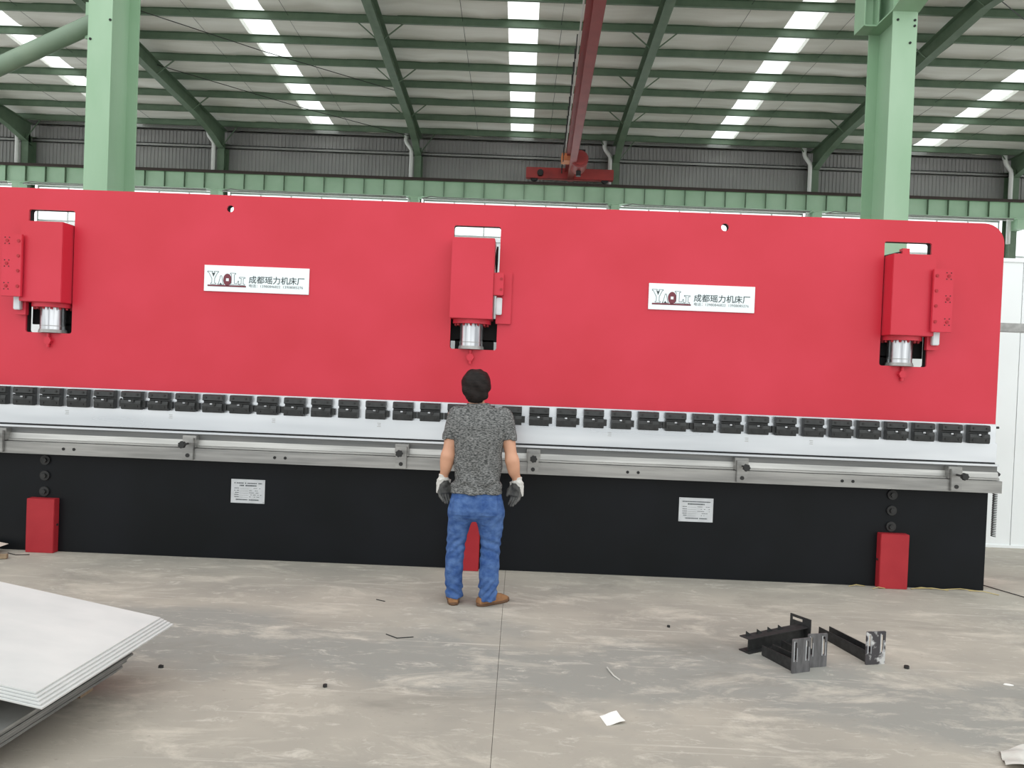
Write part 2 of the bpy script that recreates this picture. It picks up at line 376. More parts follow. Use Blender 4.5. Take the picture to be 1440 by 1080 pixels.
for p in PUR + PUR2:
    z = roof_z(p) - 0.005; s_ = 1 if p > RIDGE else -1
    MB().box(XL, XR, p - 0.004, p + 0.004, z - 0.25, z).box(XL, XR, min(p, p - s_ * 0.085), max(p, p - s_ * 0.085), z - 0.25, z - 0.242).box(XL, XR, min(p, p - s_ * 0.085), max(p, p - s_ * 0.085), z - 0.008, z).build('purlin', 'green', ceil)
# sag rods between purlins
sg = MB()
for k in range(len(GX) - 1):
    for t in (0.30, 0.66):
        x = GX[k] + 8.52 * t
        for i in range(len(PUR) - 1):
            sg.tube([(x, PUR[i], roof_z(PUR[i]) - 0.10), (x + 0.02, PUR[i + 1], roof_z(PUR[i + 1]) - 0.19)], 0.007, 4)
tag(sg.build('sag_rod', 'black_steel', ceil), kind='stuff')

NEAR = ['in an end bay away from the bridge crane', 'behind the slanting round brace tube', 'beside the column with the brace tube', 'across the skylight strip from the bridge crane', 'beside the red bridge crane', 'beside the column with the bracket', 'in an end bay away from the bridge crane', 'in an end bay away from the bridge crane']
# rafters
for k, x in enumerate(GX):
    r = thing('roof_rafter', (x, YW - 0.5, EAVE - 1.1), 'dark green tapered steel roof rafter ' + NEAR[k], 'beam', 'rafters of the far bay')
    for ya, yb, da, db in ((YW - 0.25, RIDGE, 0.95, 0.55), (YV + 0.2, RIDGE, 0.95, 0.55)):
        web, bot, top = MB(), MB(), MB(); n = 8; hw = 0.135
        ys = [ya + (yb - ya) * i / n for i in range(n + 1)]
        dep = [max(0.50, da - abs(y - ya) * 0.20) for y in ys]
        for i in range(n):
            a, b = ys[i], ys[i + 1]; za, zb = roof_z(a) - 0.26, roof_z(b) - 0.26
            web.add([(x + s_ * 0.006, y, z) for s_ in (-1, 1) for y, z in ((a, za), (b, zb), (b, zb - dep[i + 1]), (a, za - dep[i]))], [(0, 1, 2, 3), (7, 6, 5, 4), (0, 4, 5, 1), (2, 6, 7, 3), (1, 5, 6, 2), (0, 3, 7, 4)])
            for mb, o1, o2 in ((bot, -dep[i], -dep[i + 1]), (top, -0.014, -0.014)):
                mb.add([(x + sx * hw, y, z) for y, zz in ((a, za + o1), (b, zb + o2)) for z in (zz, zz + 0.016) for sx in (-1, 1)], [(0, 1, 3, 2), (4, 6, 7, 5), (0, 4, 5, 1), (2, 3, 7, 6), (0, 2, 6, 4), (1, 5, 7, 3)])
        web.build('web', 'green', r); bot.build('flange', 'green', r); top.build('flange', 'green', r)
    for i in range(0, len(PUR), 2):
        p = PUR[i]; d = max(0.50, 0.95 - (YW - 0.25 - p) * 0.20); zt = roof_z(p) - 0.26
        for sx in (-1, 1):
            MB().bar((x + sx * 0.10, p, zt - d + 0.02), (x + sx * 0.75, p, zt + 0.06), 0.035, 0.035).build('fly_brace', 'green', r)
# far wall columns, downpipes
for k, x in enumerate(GX):
    c = thing('wall_column', (x, YW - 0.35, 0), 'dark green far wall column ' + NEAR[k], 'column', 'columns along the far wall')
    MB().box(x - 0.15, x + 0.15, YW - 0.62, YW - 0.605, 0, EAVE - 0.75).build('flange', 'green', c)
    MB().box(x - 0.15, x + 0.15, YW - 0.075, YW - 0.06, 0, EAVE - 0.75).build('flange', 'green', c)
    MB().box(x - 0.006, x + 0.006, YW - 0.605, YW - 0.075, 0, EAVE - 0.75).build('web', 'green', c)
    b = MB().box(x - 0.16, x + 0.16, YW - 1.15, YW - 0.62, 8.56, 8.97).box(x - 0.27, x + 0.27, YW - 1.2, YW - 0.75, 8.97, 9.01)
    b.build('corbel', 'gird', c)
    d = thing('downpipe', (x - 0.40, YW - 0.7, 8.0), 'white cranked downpipe on the far wall ' + NEAR[k], 'pipe', 'downpipes of the far wall')
    px, py = x - 0.27, YW - 0.72
    MB().tube([(px, py, 8.0), (px, py, 11.02)], 0.085, 12).build('pipe', 'pipe', d, True)
    MB().tube([(px, py, 11.0), (px - 0.02, py, 11.1), (px - 0.22, py, 11.36), (px - 0.26, py, 11.46), (px - 0.26, py + 0.05, 11.66)], 0.085, 12).build('elbow', 'pipe', d, True)
    MB().tube([(px - 0.26, py + 0.05, 11.60), (px - 0.24, py + 0.12, 11.82)], [0.10, 0.10], 12).build('outlet', 'pipe', d, True)

# crane girder along the far wall
YG = YW - 0.98
g = thing('crane_girder', (-0.5, YG, 9.01), 'pale green crane runway girder with stiffeners along the far wall', 'girder')
MB().box(XL, XR, YG - 0.006, YG + 0.006, 9.03, 9.69).build('web', 'gird', g)
MB().box(XL, XR, YG - 0.14, YG + 0.14, 9.01, 9.03).build('bottom_flange', 'gird', g)
MB().box(XL, XR, YG - 0.17, YG + 0.17, 9.69, 9.71).build('top_flange', 'gird', g)
MB().box(XL, XR, YG - 0.05, YG + 0.05, 9.71, 9.83).box(XL, XR, YG - 0.19, YG - 0.17, 9.67, 9.73).build('crane_rail', 'rail', g)
for i in range(75):
    x = XL + 0.3 + i * 0.852
    MB().box(x - 0.006, x + 0.006, YG - 0.12, YG - 0.006, 9.03, 9.69).build('stiffener', 'green', g)
tr = thing('cable_conduit', (0, YG - 0.2, 8.72), 'thin grey conductor rail running under the pale green crane girder', 'conduit')
for k in range(len(GX) - 1):
    x0, x1 = GX[k] + 0.35, GX[k + 1] - 0.35
    MB().tube([(x0, YG - 0.2, 8.92), (x0 + 0.35, YG - 0.2, 9.00), (x0 + 0.7, YG - 0.2, 8.97), (x1, YG - 0.2, 8.96)], 0.024, 6).build('conduit_run', 'steel_dull', tr)
    MB().box(x0, x1, YG - 0.16, YG - 0.13, 8.89, 8.91).build('conductor_bar', 'pipe', tr)

# overhead bridge crane of the far bay, slightly askew on its rails
def bx_(y): return 1.50 + (y - 22.5) * 0.022
cr = thing('bridge_crane', (bx_(YG), YG, 9.87), 'red single girder bridge crane with hoist hanging under the roof', 'crane')
def skew(mb, x0, x1, z0, z1, y0=9.77, y1=YG + 0.2):
    v = [(bx_(y) + x, y, z) for y in (y0, y1) for z in (z0, z1) for x in (x0, x1)]
    return mb.add(v, [(0, 1, 3, 2), (4, 6, 7, 5), (0, 4, 5, 1), (2, 3, 7, 6), (0, 2, 6, 4), (1, 5, 7, 3)])
skew(MB(), -0.13, 0.13, 10.29, 10.89).build('box_girder', 'crane', cr)
skew(skew(MB(), -0.22, 0.22, 10.26, 10.29), -0.19, 0.19, 10.89, 10.91).build('flange', 'crane', cr)
skew(skew(MB(), -0.008, 0.008, 9.97, 10.26), -0.10, 0.16, 9.95, 9.97).build('hoist_rail', 'crane', cr)
skew(MB(), -0.30, -0.26, 10.45, 10.51).build('cable_tray', 'pipe', cr)
for yy in (YG,):
    xb = bx_(yy)
    t = MB().box(xb - 1.85, xb + 1.85, yy - 0.16, yy + 0.16, 9.97, 10.42).build('end_truck', 'crane2', cr, False, 0.02)
    for sx in (-1.5, 1.5):
        MB().tube([(xb + sx, yy - 0.08, 10.01), (xb + sx, yy + 0.08, 10.01)], 0.16, 16).build('wheel', 'black_steel', t)
    MB().tube([(xb - 1.25, yy - 0.40, 10.15), (xb - 1.25, yy - 0.16, 10.15)], 0.13, 12).build('drive_motor', 'black_steel', t)
h = MB().tube([(bx_(30.6) + 0.28, 30.2, 10.12), (bx_(30.6) + 0.28, 31.3, 10.12)], 0.34, 18).build('hoist_drum', 'crane', cr, True)
MB().tube([(bx_(30.6) + 0.28, 30.16, 10.12), (bx_(30.6) + 0.28, 30.2, 10.12)], 0.26, 18).build('end_cap', 'crane2', h)
MB().box(bx_(30.6) - 0.42, bx_(30.6) - 0.05, 30.3, 30.9, 10.07, 10.35).build('motor', 'orange', h)
MB().box(bx_(30.6) - 0.2, bx_(30.6) + 0.5, 30.35, 31.15, 10.35, 10.53).build('trolley', 'black_steel', h)
MB().tube([(bx_(30.6) + 0.28, 30.7, 9.77), (bx_(30.6) + 0.28, 30.7, 9.57)], 0.10, 10).build('hook_block', 'black_steel', h)
cb = MB()
for i in range(14):
    y = 20 + i * 0.9
    cb.tube([(bx_(y) - 0.34, y, 10.47), (bx_(y) - 0.35, y + 0.2, 10.12), (bx_(y) - 0.34, y + 0.45, 10.03), (bx_(y) - 0.35, y + 0.7, 10.12), (bx_(y) - 0.34, y + 0.9, 10.47)], 0.016, 5)
cb.build('festoon_cable', 'rubber', cr)

# thin roof bracing rods
def rod(k0, y0, k1, y1, s0, s1):
    x0, x1 = GX[k0] + s0, GX[k1] + s1
    o = MB().tube([(x0, y0, roof_z(y0) - 0.42), ((x0 + x1) / 2, (y0 + y1) / 2, roof_z((y0 + y1) / 2) - 0.50), (x1, y1, roof_z(y1) - 0.42)], 0.014, 5).build('bracing_rod', 'black_steel')
    tag(o, 'thin dark bracing rod stretched diagonally under the far roof', 'rod', 'roof bracing rods')
rod(2, PUR[7], 3, PUR[3], 0.1, -0.1); rod(2, PUR[4], 3, PUR[0], 0.1, -0.1)
rod(1, PUR[4], 2, PUR[8], 0.1, -0.1); rod(5, PUR[8], 6, PUR[4], 0.1, -0.1); rod(6, PUR[2], 7, PUR[6], 0.1, -0.1)

# ------------------------------------------------------------------ column row behind the machine and white partition
YC = 8.30; NX = [-4.67, 3.93]
def h_column(x, label):
    c = thing('steel_column', (x, YC + 0.3, 0), label, 'column')
    zt = 11.9
    MB().box(x - 0.13, x + 0.13, YC, YC + 0.016, 0, zt).build('flange', 'col', c)
    MB().box(x - 0.125, x + 0.125, YC + 0.584, YC + 0.60, 0, zt).build('flange', 'col', c)
    MB().box(x - 0.006, x + 0.006, YC + 0.016, YC + 0.584, 0, zt).build('web', 'col', c)
    MB().box(x - 0.24, x + 0.24, YC - 0.12, YC + 0.72, 0, 0.03).build('base_plate', 'col', c)
    return c
ca = h_column(NX[0], 'pale green steel column with a round brace tube running to it')
cb_ = h_column(NX[1], 'pale green steel column with a bracket and stub beam near the top')
for z in (5.33, 5.12):
    MB().tube([(NX[0] - 0.02 + (z - 5.2), YC - 0.008, z), (NX[0] - 0.02 + (z - 5.2), YC, z)], 0.014, 8).build('bolt_hole', 'dark', ca)
for x, z in ((0.10, 5.62), (0.10, 5.56), (0.06, 5.38), (-0.08, 5.62)):
    MB().tube([(NX[1] + x, YC - 0.010, z), (NX[1] + x, YC, z)], 0.013, 8).build('bolt', 'dark', cb_)
bt = thing('brace_tube', (-6.9, YC + 0.3, 4.3), 'round green steel brace tube slanting up to the pale green column', 'brace')
MB().tube([(-8.9, YC + 0.25, 3.42), (NX[0] - 0.12, YC + 0.25, 5.44)], 0.095, 18).build('tube', 'tube', bt, True)
MB().box(NX[0] - 0.30, NX[0] - 0.007, YC + 0.24, YC + 0.26, 5.22, 5.62).build('gusset', 'col', bt)
# bracket on the second column: corbel running front to back, stub beam beside it
x = NX[1]; zb = 5.71
MB().prism([(YC - 1.0, zb + 0.24), (YC, zb), (YC + 0.60, zb), (YC + 0.60, zb + 0.018), (YC, zb + 0.018), (YC - 1.0, zb + 0.258)], 'x', x - 0.145, x + 0.145).build('corbel_flange', 'col', cb_)
MB().prism([(YC - 1.0, zb + 0.258), (YC, zb + 0.018), (YC, 6.6), (YC - 1.0, 6.6)], 'x', x - 0.008, x + 0.008).build('corbel_web', 'col', cb_)
MB().box(x - 0.14, x - 0.128, YC + 0.34, YC + 0.60, zb + 0.018, 6.6).build('side_plate', 'col', cb_)
st = MB().box(x - 0.275, x - 0.14, YC + 0.36, YC + 0.60, zb, zb + 0.016).box(x - 0.275, x - 0.14, YC + 0.475, YC + 0.487, zb + 0.016, zb + 0.40).box(x - 0.275, x - 0.14, YC + 0.36, YC + 0.60, zb + 0.40, zb + 0.416)
st.box(x - 0.287, x - 0.275, YC + 0.35, YC + 0.61, zb, zb + 0.42); st.build('stub_beam', 'col', cb_)

YP = YC + 0.24
segs = [(-30, NX[0] - 0.15), (NX[0] + 0.15, NX[1] - 0.15), (NX[1] + 0.15, 30)]
wmb = MB()
for a, b in segs: wmb.box(a, b, YP - 0.012, YP, 0.0, 0.03).box(a, b, YP - 0.012, YP, 3.14, 3.18)
wp = wmb.build('wall_middle', 'panel'); tag(wp, kind='structure')
panme = MB().box(0.004, 0.996, YP, YP + 0.07, 0.0, 3.18).mesh('wall_panel', 'panel')
for i in range(60):
    x0 = -30.54 + i
    if any(abs(x0 + 0.5 - n) < 0.63 for n in NX):
        n = [n for n in NX if abs(x0 + 0.5 - n) < 0.63][0]
        for a, b in ((x0 + 0.004, n - 0.012), (n + 0.012, x0 + 0.996)):
            if b - a > 0.03: MB().box(a, b, YP, YP + 0.07, 0, 3.18).build('wall_panel', 'panel', wp)
        continue
    o = link('wall_panel', panme, wp); o.location = (x0, 0, 0)
# ------------------------------------------------------------------ the press brake
MC = -0.42; HALF = 4.48; YR = 6.62; YT = 6.66
PX0, PX1 = MC - HALF, MC + HALF
pb = thing('press_brake', (MC, 7.0, 0), 'huge red and black hydraulic press brake standing across the hall', 'press brake')
CYL = [MC - 3.67, MC, MC + 3.67]
def ram_outline():
    r = 0.17; out = [(PX0, 1.437), (PX1, 1.437)]
    out += [(PX1 - r + r * math.cos(t), 3.14 - r + r * math.sin(t)) for t in [PI / 2 * k / 8 for k in range(9)]]
    out += [(PX0 + r - r * math.sin(t), 3.14 - r + r * math.cos(t)) for t in [PI / 2 * k / 8 for k in range(9)]]
    return out
loops = [ram_outline()] + [rrect(c - 0.20, c + 0.20, 1.90, 2.957, 0.02) for c in CYL] + [circ(MC - 2.13, 3.025, 0.03), circ(MC + 2.11, 3.025, 0.033)]
ram = link('ram_plate', fill_poly(loops, YR, YR + 0.02, 'ram_plate', 'red'), pb)
link('ram_body', fill_poly(loops, YR + 0.02, YR + 0.075, 'ram_body', 'dark'), pb)  # dark core puts the shade of the unpainted slot walls into colour
for sx in (-1, 1):
    x = MC + sx * (HALF - 0.06)
    MB().box(x - 0.03, x + 0.03, 6.80, 7.32, 0, 3.0).build('side_frame', 'red', pb)
    MB().box(x - 0.03, x + 0.03, YR + 0.075, 6.80, 2.62, 2.96).build('ram_guide', 'red', pb)

def unit(cx, mode):
    # cylinder housing with its rod; mode -1 / 0 / +1 = which side carries the gauge
    a, b = {-1: (cx - 0.17, cx + 0.19), 0: (cx - 0.20, cx + 0.16), 1: (cx - 0.19, cx + 0.17)}[mode]
    m = (a + b) / 2
    hs = MB().box(a, b, 6.47, 6.86, 2.155, 2.832).build('cylinder_housing', 'red', pb, False, 0.004)
    MB().tube([(m, 6.665, 2.118), (m, 6.665, 2.158)], 0.165, 28).build('flange_ring', 'red', hs, True)
    for k in range(14):
        t = 2 * PI * (k + 0.5) / 14
        MB().tube([(m + 0.14 * math.cos(t), 6.665 + 0.14 * math.sin(t), 2.100), (m + 0.14 * math.cos(t), 6.665 + 0.14 * math.sin(t), 2.118)], 0.011, 6).build('bolt', 'red_cover', hs)
    rd = MB().tube([(m, 6.665, 1.930), (m, 6.665, 2.118)], 0.100, 28).build('piston_rod', 'chrome', pb, True)
    MB().tube([(m, 6.665, 1.902), (m, 6.665, 1.930)], [0.112, 0.106], 28).build('rod_collar', 'steel_dull', rd, True)
    MB().tube([(m, 6.665, 1.958), (m, 6.665, 1.964)], 0.1012, 28).build('rod_ring', 'steel_dull', rd, True)
    # black backing plate, puts the shadows beside the rod into colour
    MB().box(cx - 0.20 + (0.09 if mode == -1 else 0.03), cx + 0.20 - (0.11 if mode == 1 else 0.03), 6.775, 6.80, 1.90, 1.99).box(cx - 0.24, cx + 0.24, 6.775, 6.80, 1.975, 2.18).build('shade_backing', 'dark', pb)
    # grease nipple below
    n = MB().tube([(m, YR - 0.035, 1.832), (m, YR, 1.832)], 0.034, 6).build('fitting', 'red', pb)
    MB().tube([(m, YR - 0.02, 1.84), (m, YR - 0.02, 1.895)], 0.012, 8).build('stem', 'red', n, True)
    MB().tube([(m, YR - 0.02, 1.775), (m, YR - 0.02, 1.832)], 0.014, 8).build('stem', 'red', n, True)
    if mode:
        s_ = mode; x0 = cx + s_ * 0.128; x1 = cx + s_ * 0.296
        lo, hi = min(x0, x1), max(x0, x1)
        gp = MB().box(lo, hi, 6.430, 6.455, 2.188, 2.710).build('gauge_plate', 'red', pb, False, 0.004)
        sx0 = cx + s_ * 0.205; sx1 = cx + s_ * 0.285
        MB().box(min(sx0, sx1), max(sx0, sx1), 6.455, YR, 2.24, 2.66).build('spacer', 'red', gp)
        for z in (2.655, 2.53, 2.405, 2.275):
            MB().tube([(x0 + s_ * 0.028, 6.424, z), (x0 + s_ * 0.028, 6.430, z)], 0.013, 10).build('screw', 'red_cover', gp)
        for z in (2.655, 2.465, 2.275):
            q = MB().tube([(x0 + s_ * 0.125, 6.424, z), (x0 + s_ * 0.125, 6.430, z)], 0.013, 10).build('screw', 'red_cover', gp)
            d = MB()
            for dx in (-0.018, 0.018):
                for dz in (-0.026, 0.026): d.tube([(x0 + s_ * 0.125 + dx, 6.428, z + dz), (x0 + s_ * 0.125 + dx, 6.4299, z + dz)], 0.005, 6)
            d.build('pin_hole', 'dark', q)
        p0, p1 = sorted((cx + s_ * 0.165, cx + s_ * 0.262))
        sub = MB().box(p0, p1, 6.56, 6.60, 2.045, 2.205).build('sensor_plate', 'red', gp)
        p0, p1 = sorted((cx + s_ * 0.19, cx + s_ * 0.25))
        MB().box(p0, p1, 6.52, 6.56, 2.085, 2.20).build('sensor', 'plate', sub, False, 0.006)
    else:
        gp = MB().box(cx + 0.185, cx + 0.315, 6.59, YR, 2.125, 2.565).build('gauge_plate', 'red', pb, False, 0.004)
        bk = MB().box(cx + 0.16, cx + 0.245, 6.50, 6.59, 2.36, 2.55).build('gauge_block', 'red', gp, False, 0.004)
        for z in (2.50, 2.41): MB().tube([(cx + 0.225, 6.494, z), (cx + 0.225, 6.50, z)], 0.011, 10).build('screw', 'red_cover', bk)
        MB().box(cx + 0.186, cx + 0.236, 6.545, 6.59, 2.20, 2.345).build('sensor', 'plate', gp, False, 0.006)
    if mode == 1:
        pt = MB().box(cx - 0.055, cx + 0.005, 6.60, 6.66, 2.832, 2.90).build('hose_port', 'red', hs)
        MB().tube([(cx - 0.055, 6.63, 2.872), (cx - 0.10, 6.63, 2.86), (cx - 0.19, 6.64, 2.835)], 0.007, 6).build('hose', 'rubber', pt)
    if mode == 0:
        MB().tube([(cx + 0.172, 6.70, 2.46), (cx + 0.174, 6.70, 2.60), (cx + 0.170, 6.70, 2.68), (cx + 0.176, 6.70, 2.80)], [0.007, 0.007, 0.014, 0.007], 8).build('hose', 'rubber', hs)
unit(CYL[0], -1); unit(CYL[1], 0); unit(CYL[2], 1)

# sign boards
def poly_outline(mb, pts, w, y):
    n = len(pts)
    for i in range(n):
        a = Vector((pts[i][0], y, pts[i][1])); b = Vector((pts[(i + 1) % n][0], y, pts[(i + 1) % n][1]))
        d = (b - a).normalized() * w * 0.5; mb.bar(a - d, b + d, 0.001, w, upv=(d.z, 0, -d.x) if d.length else (0, 0, 1))
def sign(x0, ztop):
    W_, H_ = 0.902, 0.222; y = YR - 0.012
    s_ = MB().box(x0, x0 + W_, y, YR, ztop - H_, ztop).build('sign_board', 'sign_white', pb); s_['label'] = 'white sign board with the maker name and phone numbers'
    U = lambda u, v: (x0 + u, ztop - v); yy = y - 0.0008
    Y_ = [(.028, .052), (.070, .052), (.070, .060), (.066, .062), (.079, .095), (.092, .062), (.086, .060), (.086, .052), (.122, .052), (.122, .060), (.114, .063), (.090, .112), (.090, .150), (.100, .154), (.100, .162), (.056, .162), (.056, .154), (.066, .150), (.066, .114), (.038, .063), (.028, .060)]
    A_ = [(.118, .164), (.118, .158), (.124, .156), (.140, .088), (.150, .088), (.164, .156), (.170, .158), (.170, .164)]
    L_ = [(.224, .062), (.270, .062), (.270, .070), (.260, .073), (.260, .150), (.285, .150), (.292, .128), (.298, .128), (.298, .162), (.224, .162), (.224, .154), (.234, .150), (.234, .073), (.224, .070)]
    I_ = [(.303, .095), (.352, .095), (.352, .103), (.337, .105), (.337, .152), (.350, .155), (.350, .164), (.305, .164), (.305, .155), (.319, .152), (.319, .105), (.303, .103)]
    for p in (Y_, A_, L_, I_):
        lg = MB(); poly_outline(lg, [U(*q) for q in p], 0.0034, yy); lg.build('logo_letter', 'ink', s_)
    for tri in ([(.068, .066), (.090, .066), (.079, .090)], [(.131, .166), (.143, .146), (.155, .166)]):
        MB().prism([U(*q) for q in tri], 'y', yy - 0.0005, yy + 0.0008).build('logo_wedge', 'ink', s_)
    ring = fill_poly([[U(.200 + .036 * math.cos(t), .120 + .052 * math.sin(t)) for t in [2 * PI * k / 28 for k in range(28)]], [U(.188, .108), U(.212, .108), U(.212, .132), U(.188, .132)]], yy - 0.0005, yy + 0.0008, 'logo_coin', 'ink_red')
    link('logo_coin', ring, s_)
    MB().box(x0 + .030, x0 + .362, yy - 0.0005, yy + 0.0008, ztop - .181, ztop - .167).build('logo_bar', 'ink_red', s_)
    link('maker_name', text_mesh('成都瑶力机床厂', 0.068, 'maker_name', 'ink', x0 + 0.385, ztop - 0.138, yy, width=0.478, offset=0.0006), s_)
    link('phone_line', text_mesh('电话：13980846822  13908085276', 0.030, 'phone_line', 'ink_grey', x0 + 0.388, ztop - 0.176, yy, width=0.465), s_)
sign(-2.750, 2.535); sign(1.063, 2.525)

# upper tool bar, clamps, tooling plate
MB().box(PX0, PX1 + 0.01, 6.625, 6.69, 1.262, 1.437).build('clamp_bar', 'ground', pb)
MB().box(PX0 - 0.01, PX1 + 0.015, 6.61, 6.67, 1.112, 1.275).build('punch_plate', 'ground', pb)
def mk_clamp():
    b = MB().prism([(6.625, 0.0775), (6.572, 0.0775), (6.560, 0.070), (6.556, 0.028), (6.590, 0.020), (6.590, 0.006), (6.562, 0.002), (6.556, -0.025), (6.560, -0.070), (6.572, -0.0775), (6.625, -0.0775)], 'x', -0.084, 0.084)
    body = b.mesh('tool_clamp', 'clamp')
    s_ = MB()
    for x, z in ((-0.055, 0.052), (0.055, 0.052), (-0.055, -0.048), (0.055, -0.048)): s_.tube([(x, 6.552, z), (x, 6.560, z)], 0.009, 8)
    screws = s_.mesh('clamp_screw', 'rubber')
    dot = MB().box(-0.016, 0.004, 6.551, 6.557, -0.008, 0.003).mesh('latch', 'chrome')
    knob = MB().box(0.008, 0.030, 6.548, 6.560, -0.016, 0.006).mesh('latch_knob', 'rubber')
    wedge = MB().box(0.084, 0.112, 6.585, 6.625, -0.058, -0.002).mesh('wedge', 'clamp')
    wedge2 = MB().box(-0.112, -0.084, 6.585, 6.625, -0.058, -0.002).mesh('wedge', 'clamp')
    pin = MB().tube([(0.118, 6.620, 0.004), (0.118, 6.625, 0.004)], 0.010, 8).mesh('pin', 'rubber')
    return body, screws, dot, knob, wedge, wedge2, pin
cm = mk_clamp()
for i in range(-2, 36):
    x = -4.259 + 0.2331 * i; z = 1.348
    o = link('tool_clamp', cm[0], pb)
    # clamp meshes are centred on x = z = 0, so place them on the bar
    o.location = (x, 0, z)
    tag(link('clamp_screw', cm[1], o), kind='stuff')
    for me, nm in ((cm[2], 'latch'), (cm[3], 'latch_knob')): link(nm, me, o)
    if i >= 4 and i < 33 and i != 12: link('wedge', cm[4], o)
    if i in (4, 8, 9, 10, 15, 16, 24, 25, 28): link('wedge', cm[5], o)
    if i < 4: link('pin', cm[6], o)
# faint stamped marks on the tooling plate
for x in (-3.90, -3.00, -2.11, -1.20, 0.78, 1.95, 2.50):
    mk = MB()
    for k in range(3): mk.box(x - 0.016 + 0.004 * (k % 2), x + 0.014, 6.6085, 6.6100, 1.205 + 0.014 * k, 1.209 + 0.014 * k)
    mk.build('stamped_mark', 'steel_dull', pb)
# lower tooling
MB().box(PX0, PX1, 6.60, 6.70, 1.098, 1.112).build('gap_shade', 'dark', pb)  # solid dark strip drawing the shade between punch and die
MB().box(PX0 - 0.01, PX1 + 0.02, 6.575, 6.70, 1.082, 1.099).build('die_top', 'ground', pb)
MB().box(PX0 - 0.01, PX1 + 0.02, 6.600, 6.70, 1.030, 1.082).build('die_groove', 'groove', pb)
MB().prism([(6.70, 1.030), (6.588, 1.030), (6.575, 0.985), (6.562, 0.980), (6.562, 0.966), (6.70, 0.966)], 'x', PX0 - 0.01, PX1 + 0.02).build('die_block', 'die', pb)
MB().box(PX0 - 0.01, PX1 + 0.025, 6.53, 6.70, 0.860, 0.962).build('table_bar', 'milled', pb)
for x in (-3.83, -2.02, 0.98, 2.79):
    for d in (-0.045, 0.045): MB().tube([(x + d, 6.526, 0.912), (x + d, 6.53, 0.912)], 0.013, 10).build('socket_hole', 'dark', pb)
def star(c, r, y0, y1):
    return [(c[0] + (r if k % 2 == 0 else r * 0.78) * math.cos(2 * PI * k / 14), c[1] + (r if k % 2 == 0 else r * 0.78) * math.sin(2 * PI * k / 14)) for k in range(14)]
for x in (-4.43, -2.80, -0.985, 0.133, 1.895, 3.69):
    bk = MB().box(x - 0.046, x + 0.046, 6.505, 6.530, 0.868, 1.052).build('stop_bracket', 'milled', pb, False, 0.003)
    MB().box(x - 0.058, x + 0.058, 6.531, 6.612, 0.968, 1.070).build('bracket_block', 'milled', bk, False, 0.003)
    MB().box(x - 0.064, x + 0.064, 6.613, 6.625, 0.985, 1.066).build('dark_pad', 'rubber', bk)
    MB().tube([(x, 6.499, 0.905), (x, 6.505, 0.905)], 0.017, 12).build('bolt', 'rubber', bk)
    MB().tube([(x, 6.40, 1.005), (x, 6.505, 1.005)], 0.009, 8).build('knob_shaft', 'rubber', bk)
    MB().prism(star((x, 1.005), 0.033, 0, 0), 'y', 6.375, 6.41).build('star_knob', 'rubber', bk, False, 0.003)
# lower table
MB().box(PX0 + 0.01, PX1 - 0.01, YT, YT + 0.12, 0.0, 0.860).build('table_plate', 'black_paint', pb)
MB().box(PX0 + 0.3, PX1 - 0.3, YT + 0.12, YT + 0.62, 0.05, 0.80).build('table_body', 'black_paint', pb)
for k, cx in enumerate((-4.093, MC, 3.240)):
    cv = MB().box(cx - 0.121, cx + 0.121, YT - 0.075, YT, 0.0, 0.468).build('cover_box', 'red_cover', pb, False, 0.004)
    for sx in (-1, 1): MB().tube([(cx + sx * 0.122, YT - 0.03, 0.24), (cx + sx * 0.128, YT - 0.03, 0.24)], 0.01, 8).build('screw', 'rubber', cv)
    for z in (0.795, 0.660, 0.522):
        pg = MB().tube([(cx - 0.01, YT - 0.016, z), (cx - 0.01, YT, z)], 0.042, 20).build('plug', 'rubber', pb, True)
        MB().tube([(cx - 0.01, YT - 0.034, z), (cx - 0.01, YT - 0.016, z)], 0.022, 6).build('socket', 'black_steel', pg)
for x0 in (-2.475, 1.408):
    n = MB().box(x0, x0 + 0.294, YT - 0.004, YT, 0.491, 0.697).build('nameplate', 'plate', pb); n['label'] = 'small silver data plate with fine print'
    t = MB(); random.seed(int(x0 * 10))
    def row(v, a, b, h, dens, w):
        u = a
        while u < b:
            ww = w * random.uniform(0.6, 1.3)
            if random.random() < dens: t.box(x0 + u, x0 + min(b, u + ww), YT - 0.0052, YT - 0.004, 0.697 - v - h, 0.697 - v)
            u += ww + 0.003
    row(.028, .028, .270, .009, .95, .008); row(.048, .075, .220, .011, .95, .010)
    for v in (.074, .094, .113, .131, .149): row(v, .030, .068, .006, .9, .007); t.box(x0 + .075, x0 + .150, YT - 0.0048, YT - 0.004, 0.697 - v - .007, 0.697 - v - .006); row(v, .160, .265, .004, .5, .010)
    row(.172, .045, .245, .009, .85, .009)
    t.build('fine_print', 'ink', n)
    for sx in (.010, .284):
        for v in (.010, .196): MB().tube([(x0 + sx, YT - 0.0065, 0.697 - v), (x0 + sx, YT - 0.004, 0.697 - v)], 0.0035, 8).build('rivet', 'chrome', n)
